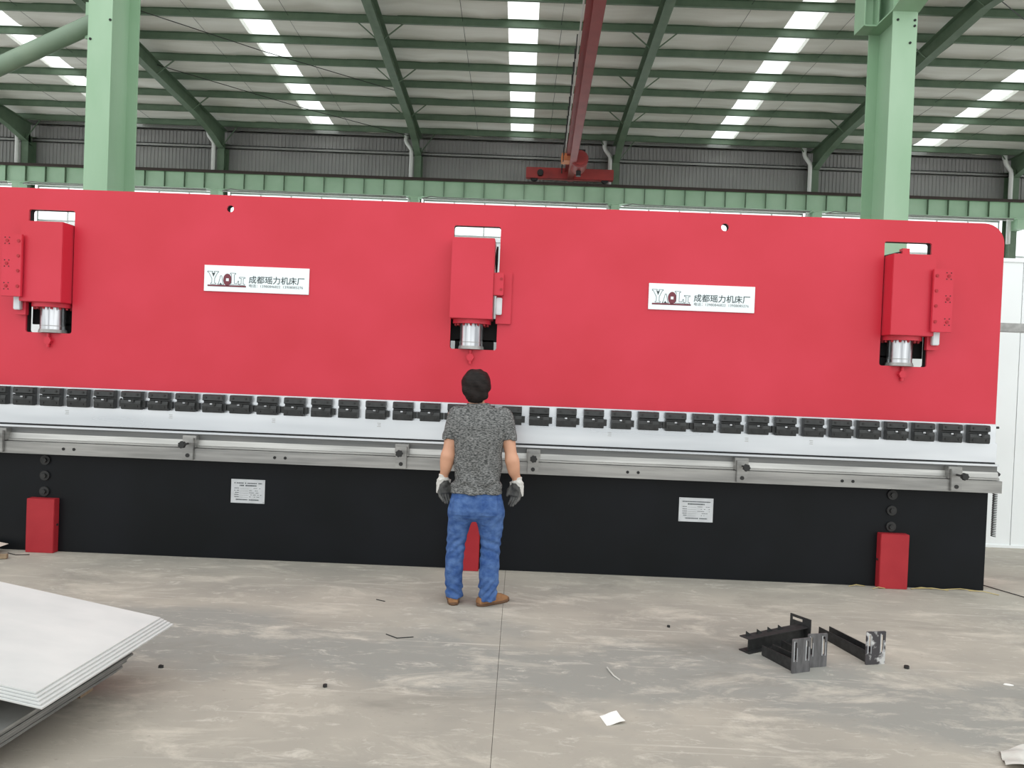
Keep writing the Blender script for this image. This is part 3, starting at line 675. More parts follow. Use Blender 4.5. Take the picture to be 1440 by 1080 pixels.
# end fittings, coil spring, pendant arm
MB().tube([(PX1 + 0.010, 6.655, 1.408), (PX1 + 0.050, 6.655, 1.408)], 0.010, 8).build('end_screw', 'rubber', pb)
MB().tube([(PX1 + 0.020, 6.62, 1.025), (PX1 + 0.050, 6.62, 1.005)], 0.018, 8).build('end_screw', 'rubber', pb)
hp = [(PX1 + 0.050 + 0.017 * math.cos(t), 6.66 + 0.017 * math.sin(t), 0.86 - 0.39 * t / (2 * PI * 26)) for t in [2 * PI * k / 10 for k in range(261)]]
MB().tube(hp, 0.0042, 5).build('coil_spring', 'black_steel', pb, True)
arm = MB().box(PX1 + 0.01, PX1 + 1.35, 6.86, 6.94, 2.247, 2.325).build('pendant_arm', 'steel_dull', pb, False, 0.006)
MB().box(PX1 - 0.03, PX1 + 0.01, 6.82, 7.0, 2.20, 2.37).build('arm_bracket', 'steel_dull', arm)
MB().tube([(PX1 + 1.30, 6.90, 2.247), (PX1 + 1.30, 6.90, 1.65)], 0.03, 12).build('drop_tube', 'steel_dull', arm, True)
MB().box(PX1 + 1.10, PX1 + 1.50, 6.78, 7.02, 1.12, 1.65).build('control_box', 'plate', arm, False, 0.01)
# ------------------------------------------------------------------ the person: implicit surfaces meshed with surface nets
def surface_nets(fn, lo, hi, h):
    lo = np.array(lo, float); n = np.ceil((np.array(hi) - lo) / h).astype(int) + 1
    ax = [lo[i] + h * np.arange(n[i]) for i in range(3)]
    X, Y, Z = np.meshgrid(*ax, indexing='ij'); D = fn(X, Y, Z)
    S = D < 0
    cs = np.zeros(n - 1, int); acc = np.zeros((*(n - 1), 3)); cnt = np.zeros(n - 1)
    def corner(a, i, j, k): return a[i:i + n[0] - 1, j:j + n[1] - 1, k:k + n[2] - 1]
    cor = [(i, j, k) for i in (0, 1) for j in (0, 1) for k in (0, 1)]
    for a in cor:
        for d in range(3):
            if a[d]: continue
            b = list(a); b[d] = 1
            da, db = corner(D, *a), corner(D, *b); x = (da < 0) != (db < 0)
            t = np.where(x, da / np.where(x, da - db, 1), 0)
            for q in range(3): acc[..., q] += np.where(x, a[q] + (t if q == d else 0), 0)
            cnt += x
    act = cnt > 0; idx = -np.ones(n - 1, int); idx[act] = np.arange(act.sum())
    cell = np.argwhere(act); V = lo + h * (cell + acc[act] / cnt[act][:, None])
    F = []
    for d in range(3):
        e1, e2 = [q for q in range(3) if q != d]
        s0 = [slice(1, n[q] - 1) for q in range(3)]; s1 = list(s0); s0[d] = slice(0, n[d] - 1); s1[d] = slice(1, n[d])
        a, b = S[tuple(s0)], S[tuple(s1)]; x = np.argwhere(a != b)
        if not len(x): continue
        base = x + np.array([1 if q != d else 0 for q in range(3)]); flip = a[tuple(x.T)]
        o1 = np.zeros(3, int); o1[e1] = 1; o2 = np.zeros(3, int); o2[e2] = 1
        q = np.stack([idx[tuple((base - o1 - o2).T)], idx[tuple((base - o2).T)], idx[tuple(base.T)], idx[tuple((base - o1).T)]], 1)
        if d == 1: flip = ~flip
        q[~flip] = q[~flip][:, ::-1]; F.append(q)
    return V, np.concatenate(F)
def smin(a, b, k): h = np.clip(0.5 + 0.5 * (b - a) / k, 0, 1); return b * (1 - h) + a * h - k * h * (1 - h)
def smax(a, b, k): return -smin(-a, -b, k)
def cap(X, Y, Z, a, b, ra, rb, sy=1.0):
    a = np.array(a, float); b = np.array(b, float); d = b - a
    px, py, pz = X - a[0], Y - a[1], Z - a[2]; t = np.clip((px * d[0] + py * d[1] + pz * d[2]) / d.dot(d), 0, 1)
    return np.sqrt((px - t * d[0]) ** 2 + ((py - t * d[1]) / sy) ** 2 + (pz - t * d[2]) ** 2) - (ra + (rb - ra) * t)
def ell(X, Y, Z, c, r):
    p = [(q - c[i]) / r[i] for i, q in enumerate((X, Y, Z))]; return (np.sqrt(p[0] ** 2 + p[1] ** 2 + p[2] ** 2) - 1) * min(r)
def loft(X, Y, Z, st, e=2.3):
    st = sorted(st); z = [s[0] for s in st]; g = lambda i: np.interp(Z, z, [s[i] for s in st])
    cx, cy, a, b = g(1), g(2), g(3), g(4)
    d = (np.abs((X - cx) / a) ** e + np.abs((Y - cy) / b) ** e) ** (1 / e) - 1
    return np.maximum(d * np.minimum(a, b), np.maximum(z[0] - Z, Z - z[-1]))
PX_, PY_ = -0.29, 5.68
per = thing('person', (PX_, PY_, 0), 'person in grey t-shirt, blue jeans and work gloves looking up at the press brake', 'person')
def skin_obj(name, V, F, mats, parent, mi=None, smooth=2):
    me = bpy.data.meshes.new(name); V = V.copy(); V[:, 0] += PX_; V[:, 1] += PY_
    me.from_pydata(V.tolist(), [], F.tolist())
    for m in mats: me.materials.append(M[m])
    if mi is not None: me.polygons.foreach_set('material_index', mi.astype(int).tolist())
    me.polygons.foreach_set('use_smooth', [True] * len(me.polygons))
    bm = bmesh.new(); bm.from_mesh(me)
    for _ in range(smooth): bmesh.ops.smooth_vert(bm, verts=bm.verts, factor=0.4, use_axis_x=True, use_axis_y=True, use_axis_z=True)
    bmesh.ops.recalc_face_normals(bm, faces=bm.faces); bm.to_mesh(me); bm.free(); me.update()
    return link(name, me, parent)
HX, HZ = -0.035, 1.612            # head centre, tipped back a little
ARM = {-1: ((-0.185, -0.01, 1.385), (-0.222, -0.035, 1.090), (-0.250, 0.005, 0.925)), 1: ((0.195, -0.01, 1.385), (0.247, -0.035, 1.075), (0.292, 0.005, 0.925))}
def f_body(X, Y, Z):
    d = loft(X, Y, Z, [(0.80, 0, 0, .150, .095), (0.95, 0, 0, .145, .095), (1.15, 0, -.01, .155, .10), (1.32, 0, -.015, .175, .095), (1.40, 0, -.015, .150, .075), (1.44, -.01, -.012, .075, .06)])
    d = smin(d, cap(X, Y, Z, (-.015, -.015, 1.38), (HX + .003, -.005, 1.53), .062, .056), .03)
    # head: cranium, jaw, nose, brow, ears
    c, s_ = math.cos(0.30), math.sin(0.30)
    u, w = (Y - 0.012) * c + (Z - HZ) * s_, -(Y - 0.012) * s_ + (Z - HZ) * c        # tipped back: local forward and up
    hd = ell(X - HX, u, w, (0, -.012, .018), (.076, .094, .092))
    hd = smin(hd, ell(X - HX, u, w, (0, .030, -.055), (.055, .060, .060)), .035)
    hd = smin(hd, cap(X - HX, u, w, (0, .088, .012), (0, .108, -.022), .008, .013), .014)
    hd = smin(hd, ell(X - HX, u, w, (0, .078, .028), (.045, .014, .009)), .012)
    hd = smin(hd, ell(X - HX, u, w, (0, .088, -.052), (.022, .010, .010)), .010)
    for q in (-1, 1):
        hd = smax(hd, -ell(X - HX, u, w, (q * .031, .094, .010), (.015, .012, .009)), .008)
        hd = smin(hd, ell(X - HX, u, w, (q * .078, -.010, -.008), (.010, .020, .032)), .008)
    d = smin(d, hd, .025)
    for q in (-1, 1):
        a, b, e = ARM[q]
        arm = smin(cap(X, Y, Z, a, b, .052, .041), cap(X, Y, Z, b, e, .043, .029), .03)
        mid = tuple(0.7 * b[i] + 0.3 * e[i] for i in range(3)); arm = smin(arm, ell(X, Y, Z, mid, (.043, .044, .075)), .03)
        arm = smin(arm, cap(X, Y, Z, e, (e[0] + .004 * q, e[1] + .01, .86), .028, .026), .02)
        d = smin(d, arm, .04)
    for q, x0, x1 in ((-1, -.095, -.138), (1, .090, .112)):
        d = smin(d, cap(X, Y, Z, (x0, 0, .80), (x1 * 1.0, .0, .46), .075, .05), .03); d = smin(d, cap(X, Y, Z, (x1, 0, .46), (x1, -.005, .09), .048, .036), .03)
    return d
V, F = surface_nets(f_body, (-.36, -.16, .03), (.40, .18, 1.76), .0075)
body = skin_obj('body', V, F, ['skin'], per)
def head_pt(x, u, w):
    c, s_ = math.cos(0.30), math.sin(0.30); return (PX_ + HX + x, PY_ + .012 + u * c - w * s_, HZ + u * s_ + w * c)
for q in (-1, 1): MB().tube([head_pt(q * .031, .078, .010), head_pt(q * .031, .086, .010)], [.011, .008], 10).build('eye', 'eye', body, True)
MB().tube([head_pt(-.02, .094, -.052), head_pt(0, .100, -.052), head_pt(.02, .094, -.052)], [.003, .006, .003], 8).build('mouth', 'lip', body, True)
def f_hair(X, Y, Z):
    d = ell(X, Y, Z, (HX, -.008, 1.625), (.110, .112, .110))
    d = smin(d, ell(X, Y, Z, (HX + .003, -.052, 1.545), (.084, .060, .075)), .035)
    t = np.sin(X * 95 + 2.0 * np.sin(Z * 31)) * .0022 + np.sin(X * 47 + Z * 60 + Y * 30) * .0022 + np.sin(Z * 85 + X * 20) * .0012
    d = d + t
    face = np.maximum(.062 - (Y + (Z - 1.62) * .35), Z - 1.672)       # open at the face
    d = smax(d, -face, .015)
    low = 1.482 + 1.0 * np.maximum(0, Y + .02) + .35 * np.abs(X - HX) * (np.abs(X - HX) > .055)
    return smax(d, low - Z, .012)
V, F = surface_nets(f_hair, (-.17, -.15, 1.45), (.10, .15, 1.76), .0055)
hair = skin_obj('hair', V, F, ['hair'], per, smooth=1); hair['label'] = 'short thick black hair'
def f_tee(X, Y, Z):
    d = loft(X, Y, Z, [(0.822, .000, -.004, .190, .132), (0.87, .0, -.004, .184, .126), (0.97, .0, -.006, .172, .120), (1.10, .0, -.012, .172, .122), (1.22, .0, -.018, .188, .126), (1.32, .003, -.020, .205, .118), (1.385, .002, -.018, .200, .095), (1.43, -.006, -.014, .150, .080), (1.458, -.012, -.010, .098, .073), (1.482, -.015, -.008, .080, .069)], 2.35)
    for q, a, b in ((-1, (-.160, -.012, 1.385), (-.212, -.028, 1.195)), (1, (.170, -.012, 1.385), (.232, -.028, 1.200))):
        s_ = cap(X, Y, Z, a, b, .076, .060); cut = (b[2] + .022) - Z - .25 * q * (X - b[0])
        d = smin(d, smax(s_, cut, .006), .035)
    w = np.sin(Z * 70 + 14 * X + 3 * np.sin(X * 25)) * .0065 * np.exp(-((Z - .89) / .05) ** 2)
    w += np.sin((Z - 2.2 * np.abs(X)) * 55) * .0035 * np.exp(-((Z - 1.24) / .05) ** 2) * (np.abs(X) > .1)
    w += np.sin(X * 38 + Z * 9 + 2 * np.sin(Z * 13)) * .0045 * np.clip((1.32 - Z) / .25, 0, 1) + np.sin(X * 17 - Z * 23) * .002
    hole = np.maximum(np.sqrt((X + .020) ** 2 + ((Y + .008) / 1.0) ** 2) - .062, 1.452 - Z)
    return smax(d + w, -hole, .006)
V, F = surface_nets(f_tee, (-.33, -.20, .80), (.36, .18, 1.50), .0065)
tee = skin_obj('t_shirt', V, F, ['tee'], per); tee['label'] = 'heather grey short sleeved t-shirt'
def f_jeans(X, Y, Z):
    d = loft(X, Y, Z, [(.615, .002, -.004, .165, .085), (.65, .002, -.008, .192, .112), (.70, .002, -.012, .203, .126), (.77, .0, -.010, .192, .122), (.83, .0, -.004, .178, .112), (.858, 0, -.002, .172, .108)], 2.5)
    L_ = loft(X, Y, Z, [(.048, -.138, -.010, .066, .074), (.10, -.139, -.008, .062, .070), (.16, -.146, -.010, .064, .072), (.26, -.147, -.014, .066, .074), (.37, -.143, -.008, .067, .074), (.46, -.138, .002, .070, .076), (.57, -.124, .0, .082, .092), (.63, -.112, -.003, .092, .105), (.69, -.101, -.005, .100, .112), (.75, -.09, -.005, .09, .10)], 2.2)
    R_ = loft(X, Y, Z, [(.040, .111, -.030, .064, .074), (.10, .110, -.026, .066, .072), (.17, .113, -.024, .073, .076), (.26, .114, -.022, .073, .078), (.37, .115, -.010, .071, .076), (.46, .116, .0, .073, .078), (.57, .111, .0, .093, .095), (.63, .102, -.003, .102, .106), (.69, .098, -.005, .104, .112), (.75, .09, -.005, .09, .10)], 2.2)
    fold = lambda c, a, f, z0, s_: np.sin((Z - .8 * c * (X)) * f + 2.5 * np.sin(X * 22 + 1) + 1.2 * np.sin(Y * 30)) * a * np.exp(-((Z - z0) / s_) ** 2)
    L_ = L_ + fold(1, .0045, 95, .43, .09) + fold(-1, .006, 100, .10, .06) + fold(1, .0028, 60, .25, .1)
    R_ = R_ + fold(-1, .0045, 95, .44, .09) + fold(1, .007, 90, .12, .07) + fold(-1, .0028, 60, .27, .1)
    d = smin(d, smin(L_, R_, .02), .03)
    d = d + fold(1, .003, 50, .62, .06)
    cl = np.exp(-((X - .0) / .012) ** 2) * np.exp(-((Z - .70) / .07) ** 2) * (Y < 0) * .006      # seat seam
    pk = 0
    for cx in (-.095, .095):
        bx = np.maximum(np.abs(X - cx) - .058, np.abs(Z - .735) - .062); pk = pk - .0035 * (np.abs(bx) < .006) * (Y < -.05) - .0015 * (bx < 0) * (Y < -.05)
    return d + cl + pk
V, F = surface_nets(f_jeans, (-.25, -.17, .02), (.25, .16, .88), .0065)
jeans = skin_obj('jeans', V, F, ['denim'], per, smooth=1); jeans['label'] = 'faded blue jeans bunched at the ankles'
b = MB().bar((PX_ + .0, PY_ - .123, .845), (PX_ + .0, PY_ - .119, .80), .012, .006, upv=(0, 1, 0)); b.build('belt_loop', 'stitch', jeans)
def shoe(cx, cy, ang, side):
    c, s_ = math.cos(ang), math.sin(ang)                    # ang: toe direction from +y towards +x
    def f(X, Y, Z):
        u = (X - cx) * c - (Y - cy) * s_; v = (X - cx) * s_ + (Y - cy) * c       # v forward
        up_ = loft(u, v * 0 + 0, Z, [(.0, 0, 0, 1, 1), (.2, 0, 0, 1, 1)]) if False else None
        wid = np.interp(v, [-.10, -.06, 0, .09, .15, .185], [.030, .040, .042, .050, .042, .010])
        top = np.interp(v, [-.10, -.05, .02, .08, .14, .185], [.058, .070, .085, .072, .052, .030])
        t = np.clip(Z / top, 0, 1.4); w2 = wid * np.sqrt(np.clip(1.06 - .55 * t ** 2.2, .05, 2))
        d = np.maximum(np.maximum(np.abs(u) - w2, Z - top), np.maximum(-.10 - v, v - .19))
        return smax(d, .018 - Z, .004)
    def fs(X, Y, Z):
        u = (X - cx) * c - (Y - cy) * s_; v = (X - cx) * s_ + (Y - cy) * c
        wid = np.interp(v, [-.108, -.09, -.05, 0, .09, .15, .185, .196], [.012, .034, .044, .043, .054, .047, .022, .006])
        return np.maximum(np.maximum(np.abs(u) - wid, np.abs(Z - .011) - .011), np.maximum(-.108 - v, v - .196))
    lo, hi = (cx - .24, cy - .24, -.01), (cx + .24, cy + .24, .12)
    V, F = surface_nets(f, lo, hi, .005); o = skin_obj('shoe', V, F, ['shoe'], per)
    o['label'] = 'tan suede ankle shoe'
    V, F = surface_nets(fs, lo, hi, .005); skin_obj('sole', V, F, ['sole'], o, smooth=1)
    P = lambda u, v, z: (PX_ + cx + u * c + v * s_, PY_ + cy - u * s_ + v * c, z)
    for k in range(3): MB().tube([P(-.026, .05 + .022 * k, .080 - .010 * k), P(0, .05 + .022 * k, .088 - .010 * k), P(.026, .05 + .022 * k, .080 - .010 * k)], .003, 5).build('lace', 'straw', o)
shoe(-.146, .020, -0.10, -1); shoe(.118, -.005, 0.85, 1)
def glove(q):
    e = np.array(ARM[q][2]); cx = e[0] + .004 * q
    # palm faces the thigh, thumb to the front, fingers loosely curled towards the palm
    ca_, sa_ = math.cos(.9), math.sin(.9)
    def turn(X, Y):   # forearm rolled so that the palm looks back and inwards
        dx, dy = (X - cx) * -q, Y - e[1]
        return cx - q * (dx * ca_ - dy * sa_), e[1] + dx * sa_ + dy * ca_
    def f(X, Y, Z):
        X, Y = turn(X, Y)
        d = cap(X, Y, Z, (e[0], e[1], .948), (cx, e[1] + .006, .89), .036, .036)
        p = np.maximum(np.maximum(np.abs(X - cx - q * .004) - .017, np.abs(Y - e[1] - .008) - .040), np.abs(Z - .855) - .042) - .008
        d = smin(d, p, .022)
        for k, (yy, ln, cu) in enumerate(((.040, .088, .010), (.018, .096, .014), (-.006, .090, .020), (-.029, .072, .026))):
            a = (cx + q * .004, e[1] + yy, .825); b_ = (cx - q * cu * .55, e[1] + yy * 1.12 + .003, .825 - ln * .52); c_ = (cx - q * (cu * 1.9 + .010), e[1] + yy * 1.15 + .004, .825 - ln * .93)
            g_ = smin(cap(X, Y, Z, a, b_, .0118, .0108), cap(X, Y, Z, b_, c_, .0108, .0092), .004)
            d = smin(d, g_, .006)
        t = smin(cap(X, Y, Z, (cx - q * .006, e[1] + .036, .880), (cx - q * .018, e[1] + .068, .842), .016, .013), cap(X, Y, Z, (cx - q * .018, e[1] + .068, .842), (cx - q * .022, e[1] + .074, .803), .0125, .0105), .006)
        d = smin(d, t, .012)
        d = d + .0022 * np.sin(Z * 150 + 20 * Y) * np.exp(-((Z - .915) / .03) ** 2)
        return smax(d, Z - .948 + .0, .004)
    V, F = surface_nets(f, (cx - .12, -.12, .70), (cx + .12, .14, .97), .0042)
    ctr = V[F].mean(1); med = (turn(ctr[:, 0], ctr[:, 1])[0] - cx) * q
    mi = ((med < -.002 + (.835 - ctr[:, 2]) * .45) & (ctr[:, 2] < .905)) | (ctr[:, 2] < .790)
    o = skin_obj('glove', V, F, ['glove', 'glove_palm'], per, mi, smooth=1); o['label'] = 'white knit work glove with grey coated palm'
glove(-1); glove(1)

# ------------------------------------------------------------------ steel sheets
def oriented(x, y, a): return Matrix.Translation((x, y, 0)) @ Matrix.Rotation(a, 4, 'Z')
# the near right corner of the upper pack is at (-1.92, 3.12); it runs left and back
TILT = 0.155                     # the upper pack rises away from its low edge
T = oriented(-1.915, 3.11, math.radians(-3.2))
T2 = oriented(-2.075, 3.04, math.radians(-4.0))
def sheet(T, x0, x1, y0, y1, z, th, top, edge, label, group, tilt=0.0):
    mb = MB(); P = [T @ Vector((a, b, 0)) for a, b in ((x0, y0), (x1, y0), (x1, y1), (x0, y1))]
    zs = [z - tilt * a for a in (x0, x1, x1, x0)]
    v = [(p.x, p.y, h) for p, h in zip(P, zs)] + [(p.x, p.y, h + th) for p, h in zip(P, zs)]
    mb.add(v, [(3, 2, 1, 0), (4, 5, 6, 7)], 0); mb.add(v, [(0, 1, 5, 4), (1, 2, 6, 5), (2, 3, 7, 6), (3, 0, 4, 7)], 1)
    o = mb.build('steel_sheet', [top, edge]); tag(o, label, 'sheet', group); return o
NL = 9
for k in range(NL):
    j = random.uniform(-0.012, 0.012) + 0.006 * (k - 4)
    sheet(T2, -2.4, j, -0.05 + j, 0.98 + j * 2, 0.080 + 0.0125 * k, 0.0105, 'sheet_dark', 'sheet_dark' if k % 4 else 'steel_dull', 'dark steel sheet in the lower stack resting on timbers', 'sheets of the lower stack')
for k, y in enumerate((0.12, 0.82)):
    o = MB().box(-2.3, -0.12, y - 0.05, y + 0.05, 0, 0.0795, T=T2).build('timber_bearer', 'wood'); tag(o, 'timber bearer on the floor under the stacked steel sheets', 'timber', 'bearers under the sheets')
zz = 0.080 + 0.0125 * NL - 0.0015
for lab, x in (('low timber packer between the stacks near the bright sheet corner', -0.48), ('tall timber packer propping up the raised side of the upper stack', -1.70)):
    mb = MB(); P = [T @ Vector((a, b, 0)) for a, b in ((x - 0.05, 0.10), (x + 0.05, 0.10), (x + 0.05, 0.90), (x - 0.05, 0.90))]; zs = [0.2795 - TILT * a for a in (x - 0.05, x + 0.05, x + 0.05, x - 0.05)]
    mb.add([(p.x, p.y, zz) for p in P] + [(p.x, p.y, h) for p, h in zip(P, zs)], [(3, 2, 1, 0), (4, 5, 6, 7), (0, 1, 5, 4), (1, 2, 6, 5), (2, 3, 7, 6), (3, 0, 4, 7)])
    o = mb.build('timber_packer', 'wood'); tag(o, lab, 'timber')
NS = 5
for k in range(NS):
    j = -0.014 * (k - 2)
    lab = 'bright topmost steel sheet of the upper stack, its face in view' if k == NS - 1 else 'steel sheet in the upper stack below the topmost sheet'
    sheet(T, -2.6, 0.0 + j, 0.0 + 0.010 * (k - 2), 1.02 + j * 0.6, 0.280 + 0.0085 * k, 0.0065, 'sheet', 'sheet_edge', lab, None if k == NS - 1 else 'sheets of the upper stack', TILT)

# ------------------------------------------------------------------ slotted brackets on the floor
def bracket(name, loc, rz, label, tiltx=0.0, L=0.30, side=False, scuff='slotplate'):
    b = thing(name, loc, label, 'bracket', None)
    Tm = Matrix.Translation(loc) @ Matrix.Rotation(rz, 4, 'Z') @ Matrix.Rotation(tiltx, 4, 'X')
    if side: Tm = Tm @ Matrix.Rotation(PI / 2, 4, 'Y')
    # arm along +y (u-channel, open top), slotted plate at y = 0 facing -y
    w, h = 0.080, 0.075
    def put(mb, nm, m): 
        mb.v = [tuple(Tm @ Vector(p)) for p in mb.v]; return mb.build(nm, m, b)
    put(MB().box(-w / 2, w / 2, 0.008, L, 0, 0.006), 'channel_web', 'black_steel')
    for s_ in (-1, 1):
        x = s_ * w / 2
        put(MB().prism([(0.008, 0.006), (L, 0.006), (L, h * 0.85), (0.008, h)], 'x', x - 0.003, x + 0.003), 'channel_side', 'black_steel')
    loops = [rrect(-0.068, 0.068, 0.0, 0.205, 0.006, 2), rrect(-0.053, -0.035, 0.075, 0.185, 0.008, 3), rrect(0.035, 0.053, 0.075, 0.185, 0.008, 3)]
    me = fill_poly(loops, 0.0, 0.008, 'slotted_plate', scuff)
    for v in me.vertices: v.co = Tm @ v.co
    pl = link('slotted_plate', me, b)
    rim = MB()
    for sx in (-0.053, 0.035): rim.box(sx - 0.005, sx, -0.0012, 0.0, 0.07, 0.19).box(sx + 0.018, sx + 0.021, -0.0012, 0.0, 0.068, 0.15)
    put(rim, 'ground_slot_edge', 'plate')
    return b, Tm, put
bracket('slotted_bracket', (1.735, 4.585, 0), math.radians(22), 'black channel bracket with two-slot plate under the bracket lying on its side')
bracket('slotted_bracket', (1.868, 4.685, 0), math.radians(16), 'black bracket with slotted plate standing behind another bracket plate', scuff='slotplate')
bracket('slotted_bracket', (2.262, 4.775, 0), math.radians(13), 'lone black channel bracket whose slotted plate is scuffed with white weld marks', L=0.52, scuff='weld')
# ribbed bracket lying on its side across the other two
rb = thing('ribbed_bracket', (1.52, 4.88, 0.0), 'black ribbed bracket lying on its side across two other brackets', 'bracket')
A_ = Vector((1.515, 4.900, 0.004)); B_ = Vector((1.955, 5.170, 0.004)); dv = (B_ - A_).normalized(); nv = Vector((-dv.y, dv.x, 0)).normalized(); uv = dv.cross(nv) * -1
uv = nv.cross(dv) * -1 if nv.cross(dv).z < 0 else nv.cross(dv)
def rbp(a, n, u): return tuple(A_ + dv * a + nv * n + uv * u)
def rbox(mb, a0, a1, n0, n1, u0, u1): return mb.add([rbp(a, n, u) for u in (u0, u1) for n in (n0, n1) for a in (a0, a1)], [(0, 2, 3, 1), (4, 5, 7, 6), (0, 1, 5, 4), (2, 6, 7, 3), (0, 4, 6, 2), (1, 3, 7, 5)])
uv = Vector((dv.y * nv.z - dv.z * nv.y, dv.z * nv.x - dv.x * nv.z, dv.x * nv.y - dv.y * nv.x)); uv = uv if uv.z > 0 else -uv
Lb = 0.53
rbox(MB(), 0.0, Lb, 0.0, 0.007, 0.004, 0.085).build('web', 'black_steel', rb)
rbox(MB(), -0.03, Lb, -0.035, 0.05, 0.085, 0.091).build('flange', 'black_steel', rb)
rbox(MB(), -0.03, Lb, -0.035, 0.05, -0.003, 0.004).build('flange', 'black_steel', rb)
for a in (0.0, 0.10, 0.20, 0.30):
    MB().add([rbp(q_, n, u) for n in (0.02, 0.026) for q_, u in ((a, 0.091), (a, 0.122), (a + 0.05, 0.091))], [(0, 1, 2), (5, 4, 3), (0, 3, 4, 1), (1, 4, 5, 2), (2, 5, 3, 0)]).build('rib', 'black_steel', rb)
# slotted end plate
pm = MB()
for n0, n1, u0, u1 in ((-0.05, 0.115, -0.003, 0.108), (-0.05, 0.115, 0.128, 0.145), (-0.05, 0.015, 0.108, 0.128), (0.10, 0.115, 0.108, 0.128)): rbox(pm, Lb, Lb + 0.008, n0, n1, u0, u1)
pm.build('slotted_plate', 'black_steel', rb)

# ------------------------------------------------------------------ litter and small bits on the floor
def curl(name, label, cat, x, y, pts, zf, m, n=6, th=0.0015):
    mb = MB(); P = []
    a, b, c, d = [Vector((*p, 0)) for p in pts]
    for i in range(n + 1):
        for j in range(n + 1):
            u, v = i / n, j / n; p = (a * (1 - u) + b * u) * (1 - v) + (d * (1 - u) + c * u) * v
            P.append((x + p.x, y + p.y, max(0.001, zf(u, v))))
    q = len(P); P += [(p[0], p[1], p[2] + th) for p in P]; f = []
    for i in range(n):
        for j in range(n):
            k = i * (n + 1) + j; f += [(k, k + 1, k + n + 2, k + n + 1), (k + q, k + n + 1 + q, k + n + 2 + q, k + 1 + q)]
    for i in range(n):
        for k, l in ((i, i + 1), (n * (n + 1) + i, n * (n + 1) + i + 1), (i * (n + 1), (i + 1) * (n + 1)), (i * (n + 1) + n, (i + 1) * (n + 1) + n)): f.append((k, l, l + q, k + q))
    o = mb.add(P, f).build(name, m, None, True); tag(o, label, cat); return o
curl('paper_scrap', 'small curled scrap of white paper on the concrete floor', 'paper', 0.47, 3.77, ((.02, .0), (.115, .035), (.085, .145), (-.005, .105)), lambda u, v: 0.022 * max(0, u - 0.25) * (1.6 - u) + 0.01 * abs(v - .5) * u, 'paper')
curl('plastic_film', 'crumpled sheet of pale plastic film lying on the floor', 'plastic', 2.28, 3.46, ((.0, .06), (.42, -.05), (.45, .33), (.07, .22)), lambda u, v: 0.018 + 0.016 * math.sin(9 * u + 4 * v) * math.cos(6 * v - 2 * u), 'film', 14)
def nut(x, y, label, r=0.013, name='steel_nut'):
    o = MB().tube([(x, y, 0), (x, y, r * 1.2)], r, 6).build(name, 'black_steel'); tag(o, label, 'nut'); return o
nut(-0.979, 4.084, 'small dark hex nut alone on the bare concrete in front of the sheets', 0.012)
nut(2.434, 4.731, 'small dark hex nut beside the lone channel bracket', 0.015)
def chip(x, y, sx, sy, a, m, name, label, cat, h=0.008):
    Tm = Matrix.Translation((x, y, 0)) @ Matrix.Rotation(a, 4, 'Z'); pts = []
    n = 7
    for k in range(n):
        t = 2 * PI * k / n; r = random.uniform(0.7, 1.1); pts.append(Tm @ Vector((sx * r * math.cos(t), sy * r * math.sin(t), 0)))
    mb = MB(); v = [tuple(p) for p in pts] + [(p.x * .9 + x * .1, p.y * .9 + y * .1, h * random.uniform(.6, 1.2)) for p in pts]
    mb.add(v, [tuple(range(n - 1, -1, -1)), tuple(range(n, 2 * n))] + [(k, (k + 1) % n, n + (k + 1) % n, n + k) for k in range(n)])
    o = mb.build(name, m); tag(o, label, cat); return o
chip(-1.935, 4.245, .016, .013, .3, 'rubber', 'stone_chip', 'dark pebble in the shadow of the stacked steel sheets', 'stone', .016)
chip(2.928, 4.537, .030, .016, -.3, 'paper', 'paper_chip', 'tiny white chip on the floor between nut and film', 'paper', .004)
chip(-0.11, 4.02, .04, .022, .1, 'straw', 'dirt_patch', 'flat brown lump of dried dirt on the grey lane', 'dirt', .003) if False else None
def wire(pts, r, m, name, label, cat, group=None):
    o = MB().tube(pts, r, 5).build(name, m); tag(o, label, cat, group); return o
wire([(0.575, 4.52, .006), (0.583, 4.46, .010), (0.600, 4.40, .006), (0.628, 4.345, .004)], .0045, 'film', 'pale_string', 'short bent piece of pale string on the floor', 'string')
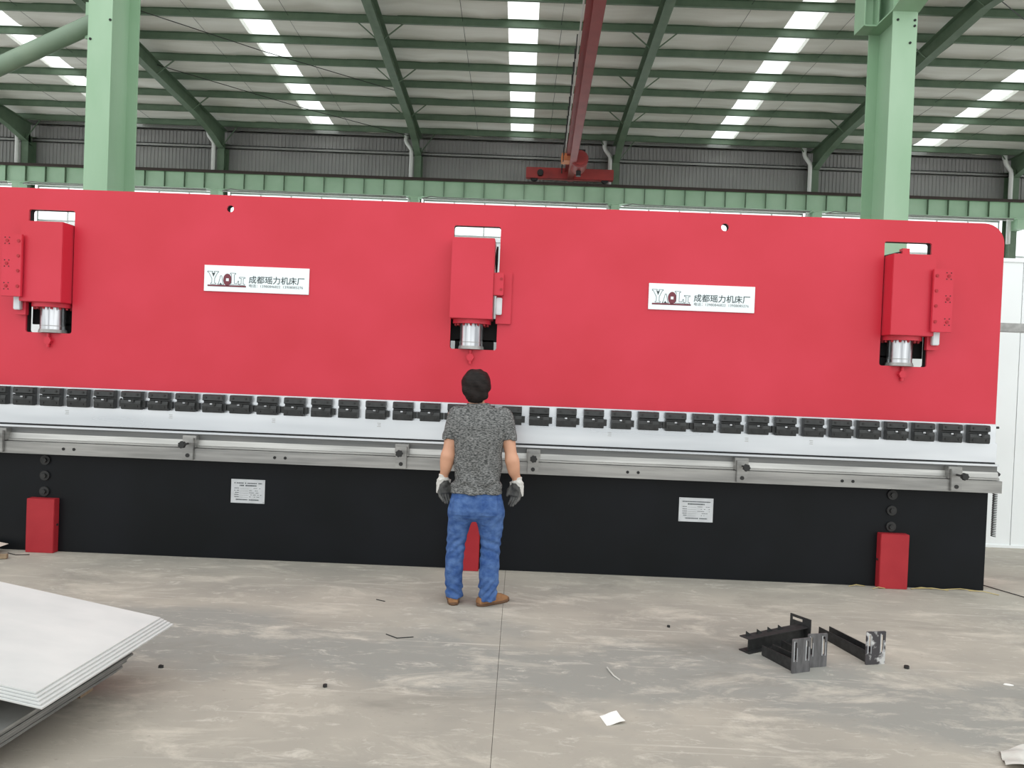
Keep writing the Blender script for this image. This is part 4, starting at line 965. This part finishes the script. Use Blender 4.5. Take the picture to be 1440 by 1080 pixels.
wire([(-0.80, 4.93, .003), (-0.72, 4.865, .004), (-0.62, 4.90, .003)], .0035, 'rubber', 'dark_wire', 'short bent dark wire lying on the scuffed concrete', 'wire')
wire([(-1.00, 5.66, .003), (-0.93, 5.62, .004)], .0035, 'rubber', 'dark_twig', 'tiny dark twig on the floor near the tan shoes', 'twig')
wire([(4.055, 7.06, .006), (4.20, 6.70, .006), (4.36, 6.30, .006), (4.7, 5.7, .006)], .004, 'rubber', 'floor_cable', 'thin dark cable on the floor running away from the black table end', 'cable')
nut(1.089, 5.32, 'tiny dark nut on the pale scuffed floor in front of the black table', 0.011)
for k, (a, b) in enumerate((((2.87, 6.60), (3.02, 6.63)), ((3.05, 6.55), (3.17, 6.58)), ((3.40, 6.60), (3.60, 6.63)), ((3.45, 6.62), (3.72, 6.60)), ((3.70, 6.63), (3.98, 6.62)), ((3.90, 6.62), (4.10, 6.52)))):
    wire([(*a, .005), ((a[0] + b[0]) / 2, (a[1] + b[1]) / 2 + .01, .015), (*b, .005)], .0035, 'straw', 'straw_stalk', 'dry straw stalk on the floor along the foot of the black table', 'straw', 'straw at the table foot')
wire([(-4.32, 6.52, .005), (-4.22, 6.47, .006), (-4.12, 6.50, .005)], .0035, 'rubber', 'bent_wire', 'bent dark wire on the floor by a red cover box', 'wire')
o = thing('orange_scoop', (-4.72, 6.45, 0), 'orange plastic piece with a pale rim by the black table', 'plastic piece')
MB().prism([(-4.95, 0.02), (-4.50, 0.02), (-4.40, 0.055), (-4.46, 0.065), (-4.95, 0.075)], 'y', 6.42, 6.58).build('tray', 'orange', o, False, 0.004)
MB().prism([(-4.95, 0.075), (-4.46, 0.065), (-4.38, 0.058), (-4.36, 0.066), (-4.46, 0.082), (-4.95, 0.09)], 'y', 6.41, 6.59).build('rim', 'orange_pale', o)
MB().box(-4.9, -4.6, 6.46, 6.54, 0, 0.02).build('foot', 'orange', o)
st_ = MB().bar((-4.75, 6.15, .02), (-4.215, 6.36, .02), .05, .035).build('wood_offcut', 'wood', None, False, 0.004); tag(st_, 'grey-brown wood offcut lying in front of the black table', 'wood')
